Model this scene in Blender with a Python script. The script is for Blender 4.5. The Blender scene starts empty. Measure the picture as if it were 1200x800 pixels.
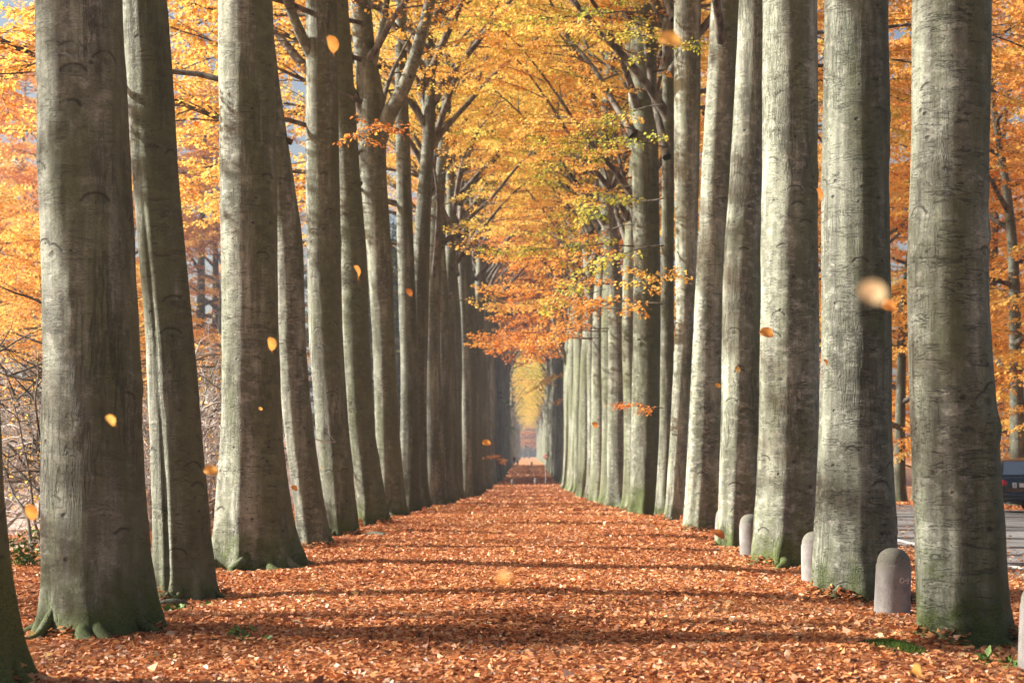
import bpy, math
import numpy as np
from mathutils import Vector

S = bpy.context.scene
COL = S.collection
R = math.radians
CAM_H = 1.4
F = 2000.0            # focal length in pixels of the 1200 px wide photograph
VX, HY = 620.0, 535.0  # vanishing point of the avenue in that photograph
rng = np.random.default_rng(7)

# ---------------------------------------------------------------- numeric helpers
def _h(ix, iy, iz, seed):
    n = (ix.astype(np.int64) * 374761393 + iy.astype(np.int64) * 668265263 + iz.astype(np.int64) * 2147483647 + seed * 1274126177) & 0xFFFFFFFF
    n = ((n ^ (n >> 13)) * 1274126177) & 0xFFFFFFFF
    n = ((n ^ (n >> 16)) * 2246822519) & 0xFFFFFFFF
    return ((n ^ (n >> 15)) & 0xFFFFFF) / float(0xFFFFFF)

def vnoise(P, seed=0):
    i = np.floor(P).astype(np.int64); f = P - i
    u = f * f * (3 - 2 * f)
    r = 0
    for dx in (0, 1):
        for dy in (0, 1):
            for dz in (0, 1):
                w = (u[..., 0] if dx else 1 - u[..., 0]) * (u[..., 1] if dy else 1 - u[..., 1]) * (u[..., 2] if dz else 1 - u[..., 2])
                r = r + w * _h(i[..., 0] + dx, i[..., 1] + dy, i[..., 2] + dz, seed)
    return r * 2 - 1

def fbm(P, seed=0, octv=4):
    r = 0; a = .5
    for o in range(octv):
        r = r + a * vnoise(P * (2 ** o), seed + o * 17); a *= .5
    return r

def sstep(t):
    t = np.clip(t, 0, 1); return t * t * (3 - 2 * t)

PY = np.array([-40, 0, 40, 57, 75, 93, 140, 180, 230, 280, 330, 660, 1200], float)
PZ = np.array([0, 0, 0, -.30, -.62, -.86, -1.1, -1.08, -.6, -.1, .1, .72, 1.0])
_py = np.linspace(-40, 1200, 2481)
_pz = np.interp(_py, PY, PZ)
_k = np.hanning(41); _k /= _k.sum()
_pz = np.convolve(np.pad(_pz, 20, mode='edge'), _k, 'valid')
XL = np.unique(np.concatenate([np.linspace(-420, -40, 20), np.linspace(-40, -10, 31), np.linspace(-10, 5.2, 52), np.linspace(5.2, 16, 10), np.linspace(16, 60, 20), np.linspace(60, 420, 14)]))
YL = np.unique(np.concatenate([np.linspace(-40, 6, 12), np.linspace(6, 70, 200), np.linspace(70, 340, 220), np.linspace(340, 1200, 60)]))

def prof(y):
    return np.interp(y, YL, np.interp(YL, _py, _pz))

def ground_z(x, y):
    x = np.asarray(x, float); y = np.asarray(y, float)
    z = prof(y) + 5.0 * sstep((-x - 7) / 38.)
    P = np.stack(np.broadcast_arrays(x, y, 0 * x), -1)
    m = sstep((5.0 - x) / .7) * sstep((90 - y) / 40.)
    z = z + m * (.05 * vnoise(P * .55, 3) + .02 * vnoise(P * 1.3, 5))
    # the path is crowned a little between the tree rows
    z = z - m * .055 * (np.exp(-((x + 3.6) / .9) ** 2) + np.exp(-((x - 3.4) / .8) ** 2))
    return z

def gz(x, y):
    return float(ground_z(np.array([x]), np.array([y]))[0])

# ---------------------------------------------------------------- mesh helpers
def mesh_np(name, V, faces, mats, smooth=True, fattr=None, midx=None):
    V = np.ascontiguousarray(V, np.float32)
    me = bpy.data.meshes.new(name)
    me.vertices.add(len(V)); me.vertices.foreach_set('co', V.ravel())
    faces = [np.asarray(f, np.int32) for f in faces if len(f)]
    li = np.concatenate([f.ravel() for f in faces])
    cnt = np.concatenate([np.full(len(f), f.shape[1], np.int32) for f in faces])
    st = np.concatenate([[0], np.cumsum(cnt)[:-1]]).astype(np.int32)
    me.loops.add(len(li)); me.loops.foreach_set('vertex_index', li)
    me.polygons.add(len(cnt)); me.polygons.foreach_set('loop_start', st); me.polygons.foreach_set('loop_total', cnt)
    me.polygons.foreach_set('use_smooth', np.full(len(cnt), smooth))
    for m in (mats if isinstance(mats, (list, tuple)) else [mats]): me.materials.append(m)
    if midx is not None: me.polygons.foreach_set('material_index', np.asarray(midx, np.int32))
    for k, v in (fattr or {}).items():
        at = me.attributes.new(k, 'FLOAT', 'FACE'); at.data.foreach_set('value', np.asarray(v, np.float32))
    me.update(calc_edges=True)
    return me

class MB:
    """collects shapes that belong to ONE part"""
    def __init__(s): s.V = []; s.Q = []; s.T = []; s.n = 0
    def add(s, V, Q=None, T=None):
        V = np.asarray(V, float).reshape(-1, 3)
        if Q is not None and len(Q): s.Q.append(np.asarray(Q, int) + s.n)
        if T is not None and len(T): s.T.append(np.asarray(T, int) + s.n)
        s.V.append(V); s.n += len(V); return s
    def tube(s, P, rad, k=6, cap=True):
        P = np.asarray(P, float); rad = np.asarray(rad, float) * np.ones(len(P))
        t = np.gradient(P, axis=0); t /= np.linalg.norm(t, axis=1)[:, None] + 1e-9
        ref = np.array([0, 0, 1.]) if abs(t[0, 2]) < .9 else np.array([1., 0, 0])
        u = np.cross(t, ref); u /= np.linalg.norm(u, axis=1)[:, None] + 1e-9
        v = np.cross(t, u)
        a = np.arange(k) * 2 * np.pi / k
        V = P[:, None] + rad[:, None, None] * (np.cos(a)[None, :, None] * u[:, None] + np.sin(a)[None, :, None] * v[:, None])
        n = len(P); i = np.arange(n - 1)[:, None] * k; j = np.arange(k)[None]
        q = np.stack([i + j, i + k + j, i + k + (j + 1) % k, i + (j + 1) % k], -1).reshape(-1, 4)
        V = V.reshape(-1, 3); T = []
        if cap:
            V = np.concatenate([V, P[:1], P[-1:]]); a0 = n * k
            T = [(a0, j_, (j_ + 1) % k) for j_ in range(k)] + [(a0 + 1, (n - 1) * k + (j_ + 1) % k, (n - 1) * k + j_) for j_ in range(k)]
        return s.add(V, q, T)
    def box(s, c, d, rz=0):
        c = np.asarray(c, float); d = np.asarray(d, float) / 2
        V = np.array([[x, y, z] for z in (-1, 1) for y in (-1, 1) for x in (-1, 1)], float) * d
        ca, sa = math.cos(rz), math.sin(rz)
        V = np.stack([V[:, 0] * ca - V[:, 1] * sa, V[:, 0] * sa + V[:, 1] * ca, V[:, 2]], -1) + c
        return s.add(V, [(0, 2, 3, 1), (4, 5, 7, 6), (0, 1, 5, 4), (2, 6, 7, 3), (0, 4, 6, 2), (1, 3, 7, 5)])
    def lathe(s, pr, k=32, axis='z', c=(0, 0, 0)):
        pr = np.asarray(pr, float); a = np.arange(k) * 2 * np.pi / k
        V = np.stack([pr[:, 0, None] * np.cos(a), pr[:, 0, None] * np.sin(a), pr[:, 1, None] + 0 * a], -1)
        if axis == 'x': V = V[..., [2, 0, 1]]
        if axis == 'y': V = V[..., [1, 2, 0]]
        n = len(pr); i = np.arange(n - 1)[:, None] * k; j = np.arange(k)[None]
        q = np.stack([i + j, i + (j + 1) % k, i + k + (j + 1) % k, i + k + j], -1).reshape(-1, 4)
        return s.add(V.reshape(-1, 3) + np.asarray(c, float), q)
    def mesh(s, name, mat, smooth=True, **kw):
        return mesh_np(name, np.concatenate(s.V), [np.concatenate(f) for f in (s.Q, s.T) if f], mat, smooth, **kw)

def link(name, me, parent=None, loc=(0, 0, 0), rz=0, sc=1.0):
    o = bpy.data.objects.new(name, me); COL.objects.link(o)
    o.parent = parent; o.location = loc; o.rotation_euler = (0, 0, rz)
    o.scale = (sc, sc, sc) if np.isscalar(sc) else sc
    return o

def tag(o, label, cat, group=None):
    o['label'] = label; o['category'] = cat
    if group: o['group'] = group
    return o

def thing(name, label, cat, loc, rz=0, group=None):
    return tag(link(name, None, None, loc, rz), label, cat, group)

# ---------------------------------------------------------------- materials
class NT:
    def __init__(s, name):
        s.m = bpy.data.materials.new(name); s.m.use_nodes = True
        s.t = s.m.node_tree; s.t.nodes.clear()
        s.out = s.t.nodes.new('ShaderNodeOutputMaterial')
    def n(s, typ, props=None, **ins):
        nd = s.t.nodes.new('ShaderNode' + typ)
        for k, v in (props or {}).items(): setattr(nd, k, v)
        for k, v in ins.items(): s.i(nd, k, v)
        return nd
    def i(s, nd, key, v):
        key = key.replace('_', ' ') if isinstance(key, str) else key
        sock = nd.inputs[key]
        if isinstance(v, bpy.types.NodeSocket): s.t.links.new(v, sock)
        else: sock.default_value = v
    def math(s, op, a, b=0.0, clamp=False):
        nd = s.t.nodes.new('ShaderNodeMath'); nd.operation = op; nd.use_clamp = clamp
        s.i(nd, 0, a); s.i(nd, 1, b); return nd.outputs[0]
    def mix(s, f, a, b, blend='MIX'):
        nd = s.t.nodes.new('ShaderNodeMix'); nd.data_type = 'RGBA'; nd.blend_type = blend
        s.i(nd, 0, f)
        for k, v in ((6, a), (7, b)):
            s.i(nd, k, v if isinstance(v, bpy.types.NodeSocket) else (*v, 1.0))
        return nd.outputs[2]
    def remap(s, v, a, b, c=0.0, d=1.0):
        nd = s.t.nodes.new('ShaderNodeMapRange'); nd.interpolation_type = 'SMOOTHSTEP'
        for k, q in enumerate((v, a, b, c, d)): s.i(nd, k, q)
        return nd.outputs[0]
    def noise(s, vec, scale, detail=3.0, rough=.5, dist=0.0):
        return s.n('TexNoise', None, Vector=vec, Scale=scale, Detail=detail, Roughness=rough, Distortion=dist).outputs['Fac']
    def map(s, vec, sc):
        return s.n('Mapping', None, Vector=vec, Scale=sc).outputs[0]
    def ramp(s, f, stops, interp='LINEAR'):
        nd = s.t.nodes.new('ShaderNodeValToRGB'); cr = nd.color_ramp; cr.interpolation = interp
        while len(cr.elements) < len(stops): cr.elements.new(.5)
        for e, (p, c) in zip(cr.elements, stops): e.position = p; e.color = (*c, 1)
        s.i(nd, 0, f); return nd.outputs[0]
    def attr(s, name, typ='GEOMETRY'):
        nd = s.t.nodes.new('ShaderNodeAttribute'); nd.attribute_type = typ; nd.attribute_name = name
        return nd.outputs['Fac']
    def bump(s, h, strength, dist, normal=None):
        nd = s.n('Bump', None, Height=h, Strength=strength, Distance=dist)
        if normal is not None: s.i(nd, 'Normal', normal)
        return nd.outputs[0]
    def pbr(s, color, rough=.6, normal=None, spec=.5, metal=0.0, **kw):
        nd = s.n('BsdfPrincipled')
        s.i(nd, 'Base Color', color if isinstance(color, bpy.types.NodeSocket) else (*color, 1))
        s.i(nd, 'Roughness', rough); s.i(nd, 'Specular IOR Level', spec); s.i(nd, 'Metallic', metal)
        if normal is not None: s.i(nd, 'Normal', normal)
        for k, v in kw.items(): s.i(nd, k, v)
        return nd.outputs[0]
    def done(s, sh, slot='Surface'):
        s.t.links.new(sh, s.out.inputs[slot]); return s.m

def simple(name, col, rough=.5, spec=.5, metal=0.0, var=.12, scale=8.0, bump=.0, **kw):
    t = NT(name); oc = t.n('TexCoord').outputs['Object']
    n = t.noise(oc, scale, 4)
    c = t.mix(t.remap(n, .3, .7), tuple(x * (1 - var) for x in col), tuple(min(1, x * (1 + var)) for x in col))
    nm = t.bump(t.noise(oc, scale * 6, 3), bump, .01) if bump else None
    return t.done(t.pbr(c, rough, nm, spec, metal, **kw))

def bark_material():
    t = NT('beech_bark')
    tc = t.n('TexCoord').outputs['Object']
    oi = t.n('ObjectInfo').outputs['Random']
    off = t.n('CombineXYZ', None, X=t.math('MULTIPLY', oi, 31.0), Y=t.math('MULTIPLY', oi, 17.0), Z=t.math('MULTIPLY', oi, 53.0)).outputs[0]
    v = t.n('VectorMath', {'operation': 'ADD'}); t.i(v, 0, tc); t.i(v, 1, off); v = v.outputs[0]
    z = t.n('SeparateXYZ', None, Vector=tc).outputs[2]
    patch = t.noise(t.map(v, (1.6, 1.6, .55)), 1.5, 5, .6)
    streak = t.noise(t.map(v, (7, 7, .35)), 1.6, 4, .6)
    fine = t.noise(t.map(v, (1, 1, 2.2)), 42, 4, .7)
    mott = t.noise(t.map(v, (1, 1, 1.5)), 7.5, 5, .65)
    tone = t.attr('tone', 'OBJECT')
    c = t.mix(t.remap(patch, .33, .67), (.100, .112, .074), (.345, .375, .29))
    c = t.mix(t.math('MULTIPLY', t.remap(streak, .42, .66), .75), c, (.115, .11, .095))
    c = t.mix(t.math('MULTIPLY', t.remap(mott, .48, .68), .6), c, (.45, .465, .39))
    # green algae in long patches, weighted to the right to paint in shade
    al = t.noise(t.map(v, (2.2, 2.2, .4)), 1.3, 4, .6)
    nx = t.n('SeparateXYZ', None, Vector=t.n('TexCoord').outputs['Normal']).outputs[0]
    shade_side = t.math('MULTIPLY', t.math('ADD', nx, .1), .16)
    alg_shade = t.math('MULTIPLY', t.remap(t.math('ADD', t.math('ADD', al, shade_side), t.math('MULTIPLY', t.attr('algae', 'OBJECT'), .45)), .50, .80), .9)
    c = t.mix(alg_shade, c, t.mix(mott, (.058, .064, .026), (.138, .162, .068)))
    c = t.mix(t.math('MULTIPLY', t.remap(fine, .40, .62), .42), c, (.06, .058, .05))
    # level wrinkles round the stem
    w = t.noise(t.map(v, (1.7, 1.7, 11.0)), 1.6, 4, .6, 1.1)
    wl = t.math('SUBTRACT', 1.0, t.remap(t.math('ABSOLUTE', t.math('SUBTRACT', w, .5)), .0, .022))
    wm = t.remap(t.noise(t.map(v, (2.0, 2.0, 2.4)), 2.6, 3), .42, .58)
    oi2 = t.math('FRACT', t.math('MULTIPLY', oi, 7.31))
    wr = t.math('MULTIPLY', t.math('MULTIPLY', wl, wm), t.math('ADD', .25, t.math('MULTIPLY', oi2, .75)))
    fz = t.noise(t.map(v, (11, 11, 1.1)), 1.5, 4, .6, .8)
    fl = t.math('MULTIPLY', t.math('SUBTRACT', 1.0, t.remap(t.math('ABSOLUTE', t.math('SUBTRACT', fz, .5)), .0, .05)), t.math('MULTIPLY', t.remap(t.noise(t.map(v, (1.5, 1.5, .6)), 1.4, 3), .46, .60), t.math('SUBTRACT', 1.0, oi2)))
    c = t.mix(t.math('MULTIPLY', fl, .65), c, (.055, .055, .04))
    c = t.mix(t.math('MULTIPLY', wr, .8), c, (.045, .043, .036))
    # small dark scars
    vo = t.n('TexVoronoi', None, Vector=t.map(v, (4.6, 4.6, 6.0)), Scale=1.0, Randomness=1.0)
    dwarp = t.math('ADD', vo.outputs['Distance'], t.math('MULTIPLY', t.math('SUBTRACT', mott, .5), .22))
    rr = t.n('SeparateColor', None, Color=vo.outputs['Color']).outputs[0]
    sc = t.math('MULTIPLY', t.math('SUBTRACT', 1.0, t.remap(dwarp, .045, .14)), t.math('GREATER_THAN', rr, .55))
    c = t.mix(t.math('MULTIPLY', sc, .8), c, (.035, .033, .027))
    # rows of old twig marks and eye shaped scars
    vo2 = t.n('TexVoronoi', None, Vector=t.map(v, (2.3, 2.3, 3.1)), Scale=1.0, Randomness=1.0)
    dw2 = t.math('ADD', vo2.outputs['Distance'], t.math('MULTIPLY', t.math('SUBTRACT', mott, .5), .10))
    lz = t.n('VectorMath', {'operation': 'SUBTRACT'}); t.i(lz, 0, t.map(v, (2.3, 2.3, 3.1))); t.i(lz, 1, vo2.outputs['Position'])
    lz = t.n('SeparateXYZ', None, Vector=lz.outputs[0]).outputs[2]
    ring = t.math('SUBTRACT', 1.0, t.remap(t.math('ABSOLUTE', t.math('SUBTRACT', dw2, .25)), .004, .045))
    ring = t.math('MULTIPLY', ring, t.remap(lz, .0, .08))
    eye = t.math('MULTIPLY', t.math('SUBTRACT', 1.0, t.remap(dw2, .05, .13)), .7)
    ring = t.math('MAXIMUM', ring, eye)
    rr2 = t.n('SeparateColor', None, Color=vo2.outputs['Color']).outputs[1]
    ring = t.math('MULTIPLY', t.math('MULTIPLY', ring, t.math('GREATER_THAN', rr2, .45)), t.remap(t.noise(v, 5.0, 2), .36, .50))
    c = t.mix(t.math('MULTIPLY', ring, .8), c, (.04, .04, .030))
    # moss on the foot
    mz = t.math('SUBTRACT', t.math('ADD', .42, t.math('MULTIPLY', t.attr('moss', 'OBJECT'), .8)), z)
    mf = t.remap(t.math('ADD', mz, t.math('MULTIPLY', t.math('SUBTRACT', t.noise(v, 4.2, 4, .65), .52), 2.0)), .05, .75)
    c = t.mix(t.math('MULTIPLY', mf, .93), c, t.mix(t.remap(fine, .35, .65), (.026, .042, .006), (.095, .130, .018)))
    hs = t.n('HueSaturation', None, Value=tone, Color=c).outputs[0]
    h = t.math('ADD', t.math('MULTIPLY', fine, .25), t.math('MULTIPLY', mott, .5))
    h = t.math('SUBTRACT', h, t.math('MULTIPLY', wr, .9))
    h = t.math('SUBTRACT', h, t.math('MULTIPLY', sc, .9)); h = t.math('SUBTRACT', h, t.math('MULTIPLY', fl, .9))
    h = t.math('SUBTRACT', h, t.math('MULTIPLY', ring, .5))
    h = t.math('ADD', h, t.math('MULTIPLY', streak, .45))
    h = t.math('ADD', h, t.math('MULTIPLY', mf, t.math('MULTIPLY', fine, .5)))
    return t.done(t.pbr(hs, .72, t.bump(h, .8, .024), .35))

def leaf_material(name, stops, trans=.5, spread=.5, gloss=.3, veins=False):
    t = NT(name)
    f = t.math('ADD', t.attr('hue', 'OBJECT'), t.math('MULTIPLY', t.math('SUBTRACT', t.attr('rnd'), .5), spread))
    c = t.ramp(f, stops)
    if veins:
        oc = t.n('TexCoord').outputs['Object']; sx = t.n('SeparateXYZ', None, Vector=oc)
        ay = t.math('ABSOLUTE', sx.outputs[1]); mid = t.math('SUBTRACT', 1.0, t.remap(ay, .0004, .0013))
        wv = t.math('FRACT', t.math('MULTIPLY', t.math('SUBTRACT', sx.outputs[0], t.math('MULTIPLY', ay, .9)), 130.0))
        vn = t.math('MAXIMUM', mid, t.math('SUBTRACT', 1.0, t.remap(t.math('ABSOLUTE', t.math('SUBTRACT', wv, .5)), .04, .16)))
        c = t.mix(t.math('MULTIPLY', vn, .45), c, (.30, .14, .04))
        c = t.mix(t.math('MULTIPLY', t.remap(t.noise(oc, 70, 4, .7), .52, .68), .6), c, (.28, .11, .035))
    d = t.pbr(c, .55, None, gloss)
    tr = t.n('BsdfTranslucent', None, Color=c).outputs[0]
    mx = t.n('MixShader', None, Fac=trans); t.i(mx, 1, d); t.i(mx, 2, tr)
    return t.done(mx.outputs[0])

M = {}
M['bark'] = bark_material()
M['leaf'] = leaf_material('autumn_leaf', [(0.0, (.24, .06, .035)), (.18, (.50, .14, .05)), (.36, (.76, .30, .07)), (.52, (.88, .48, .11)),
                                          (.66, (.92, .64, .17)), (.78, (.66, .62, .10)), (.88, (.27, .34, .05)), (1.0, (.035, .055, .02))], .55, .42)
t = NT('dark_branch_bark'); oc = t.n('TexCoord').outputs['Object']
n1 = t.noise(t.map(oc, (3, 3, 1)), 2.5, 4)
M['twig'] = t.done(t.pbr(t.mix(t.remap(n1, .35, .65), (.055, .048, .04), (.17, .155, .13)), .8, t.bump(t.noise(oc, 30, 3), .4, .01), .3))
M['shrub'] = simple('bare_twig_bark', (.48, .44, .41), .8, .3, var=.35, scale=3.0)

# leaf litter colours, shared by the litter sheet and the single leaves
LIT = [(0.0, (.11, .042, .026)), (.10, (.28, .090, .040)), (.30, (.50, .175, .065)), (.50, (.64, .27, .11)), (.68, (.70, .325, .12)),
       (.82, (.66, .37, .20)), (.92, (.72, .53, .40)), (1.0, (.78, .56, .18))]
def litter_ground():
    t = NT('leaf_litter'); oc = t.n('TexCoord').outputs['Object']
    v1 = t.n('TexVoronoi', None, Vector=t.map(oc, (1, .8, 1)), Scale=17.0, Randomness=1.0)
    v2 = t.n('TexVoronoi', None, Vector=oc, Scale=9.0, Randomness=1.0)
    r1 = t.n('SeparateColor', None, Color=v1.outputs['Color']); r2 = t.n('SeparateColor', None, Color=v2.outputs['Color'])
    f = t.math('ADD', t.math('MULTIPLY', r1.outputs[0], .72), t.math('MULTIPLY', r2.outputs[0], .28))
    f = t.math('ADD', f, t.math('MULTIPLY', t.math('SUBTRACT', t.noise(oc, .35, 4, .6), .5), .35))
    c = t.ramp(f, LIT)
    # the wood floor to the left turns paler and greyer
    x = t.n('SeparateXYZ', None, Vector=oc).outputs[0]
    far = t.remap(t.math('ADD', x, t.math('MULTIPLY', t.noise(oc, .4, 3), 3.0)), -3.5, -8.5)
    c = t.mix(t.math('MULTIPLY', far, .75), c, t.ramp(f, [(0.1, (.24, .18, .165)), (.35, (.52, .41, .38)), (.7, (.68, .57, .54)), (.9, (.80, .72, .69))]))
    h = t.math('ADD', r1.outputs[1], t.math('MULTIPLY', v1.outputs['Distance'], -1.2))
    h = t.math('ADD', h, t.math('MULTIPLY', r2.outputs[1], .8))
    return t.done(t.pbr(c, .6, t.bump(h, .85, .05), .4))
M['ground'] = litter_ground()
def litter_leaf():
    t = NT('fallen_leaf'); f = t.attr('rnd')
    c = t.ramp(f, LIT)
    g = t.n('NewGeometry').outputs['Position']
    nz = t.noise(g, 60.0, 3)
    c = t.mix(t.math('MULTIPLY', t.remap(nz, .5, .7), .35), c, (.13, .04, .016))
    d = t.pbr(c, .52, None, .45)
    tr = t.n('BsdfTranslucent', None, Color=c).outputs[0]
    mx = t.n('MixShader', None, Fac=.22); t.i(mx, 1, d); t.i(mx, 2, tr)
    return t.done(mx.outputs[0])
M['litter'] = litter_leaf()

def asphalt():
    t = NT('asphalt'); oc = t.n('TexCoord').outputs['Object']
    g = t.noise(oc, 90, 3, .7); p = t.noise(t.map(oc, (1, .4, 1)), .8, 4)
    c = t.mix(t.remap(p, .35, .65), (.15, .15, .155), (.23, .228, .23))
    c = t.mix(t.math('MULTIPLY', t.remap(g, .45, .7), .5), c, (.24, .235, .23))
    cr = t.noise(t.map(oc, (.25, 1.1, 1)), .9, 3, .6, .6)
    ck = t.math('SUBTRACT', 1.0, t.remap(t.math('ABSOLUTE', t.math('SUBTRACT', cr, .5)), .002, .012))
    c = t.mix(t.math('MULTIPLY', ck, .8), c, (.03, .03, .03))
    return t.done(t.pbr(c, .75, t.bump(g, .4, .01), .4))
M['asphalt'] = asphalt()
def worn_paint():
    t = NT('road_paint'); oc = t.n('TexCoord').outputs['Object']
    n = t.noise(oc, 9, 5, .7)
    return t.done(t.pbr(t.mix(t.remap(n, .52, .66), (.78, .78, .76), (.3, .3, .3)), .7))
M['paint'] = worn_paint()
def stone():
    t = NT('old_stone'); oc = t.n('TexCoord').outputs['Object']
    oi = t.n('ObjectInfo').outputs['Random']
    vv = t.n('VectorMath', {'operation': 'ADD'}); t.i(vv, 0, oc)
    t.i(vv, 1, t.n('CombineXYZ', None, X=t.math('MULTIPLY', oi, 20.)).outputs[0]); v = vv.outputs[0]
    z = t.n('SeparateXYZ', None, Vector=oc).outputs[2]
    n = t.noise(v, 5, 5, .65); g = t.noise(v, 70, 3, .7)
    c = t.mix(t.remap(n, .35, .65), (.20, .192, .187), (.32, .307, .30))
    c = t.mix(t.math('MULTIPLY', t.remap(g, .5, .7), .4), c, (.17, .155, .15))
    topm = t.remap(t.math('ADD', z, t.math('MULTIPLY', t.math('SUBTRACT', n, .5), .5)), .40, .60)
    c = t.mix(t.math('MULTIPLY', topm, .8), c, t.mix(t.remap(g, .4, .6), (.085, .088, .062), (.19, .19, .145)))
    st = t.remap(t.noise(t.map(v, (9, 9, 1.2)), 1.0, 4), .52, .68)
    c = t.mix(t.math('MULTIPLY', st, .5), c, (.16, .15, .13))
    vo = t.n('TexVoronoi', None, Vector=v, Scale=14.0).outputs['Distance']
    c = t.mix(t.math('MULTIPLY', t.math('SUBTRACT', 1.0, t.remap(vo, .1, .22)), .4), c, (.13, .12, .11))
    return t.done(t.pbr(c, .85, t.bump(t.math('ADD', g, n), .5, .01), .3))
M['stone'] = stone()
M['chalk'] = simple('chalk_mark', (.72, .70, .68), .9, .2, var=.1, scale=60)
M['moss'] = simple('moss', (.075, .125, .018), .95, .2, var=.5, scale=20, bump=.8)
M['grass'] = simple('green_leaf', (.09, .16, .03), .6, .4, var=.4, scale=12)
M['carpaint'] = simple('dark_blue_car_paint', (.007, .010, .014), .2, .5, var=.05, **{'Coat Weight': .8})
M['glass'] = simple('car_glass', (.05, .055, .055), .04, 1.0, var=.05, IOR=2.6)
M['rubber'] = simple('black_rubber', (.018, .018, .018), .8, .3)
M['plastic'] = simple('black_plastic', (.025, .026, .028), .5, .4)
M['steel'] = simple('grey_metal', (.45, .46, .47), .4, .5, .8)
M['alloy'] = simple('wheel_metal', (.42, .43, .44), .35, .5, .9)
M['redlens'] = simple('red_lens', (.42, .012, .015), .12, .7, var=.2, scale=20)
M['white'] = simple('white_plate', (.78, .78, .76), .4, .5, var=.03)
M['black'] = simple('black_letter', (.02, .02, .02), .6, .3)
M['redink'] = simple('red_letter', (.55, .04, .04), .5, .4)
M['skin'] = simple('skin', (.55, .34, .26), .55, .4)
M['hair'] = simple('brown_hair', (.05, .03, .02), .6, .4, var=.3, scale=40)
M['navy'] = simple('navy_cloth', (.02, .03, .09), .85, .2, var=.25, scale=15)
M['denim'] = simple('denim_cloth', (.06, .09, .17), .85, .2, var=.25, scale=15)
M['pale'] = simple('pale_cloth', (.62, .62, .64), .85, .2, var=.1, scale=15)
M['darkcloth'] = simple('dark_cloth', (.025, .024, .03), .85, .2, var=.3, scale=15)

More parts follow.
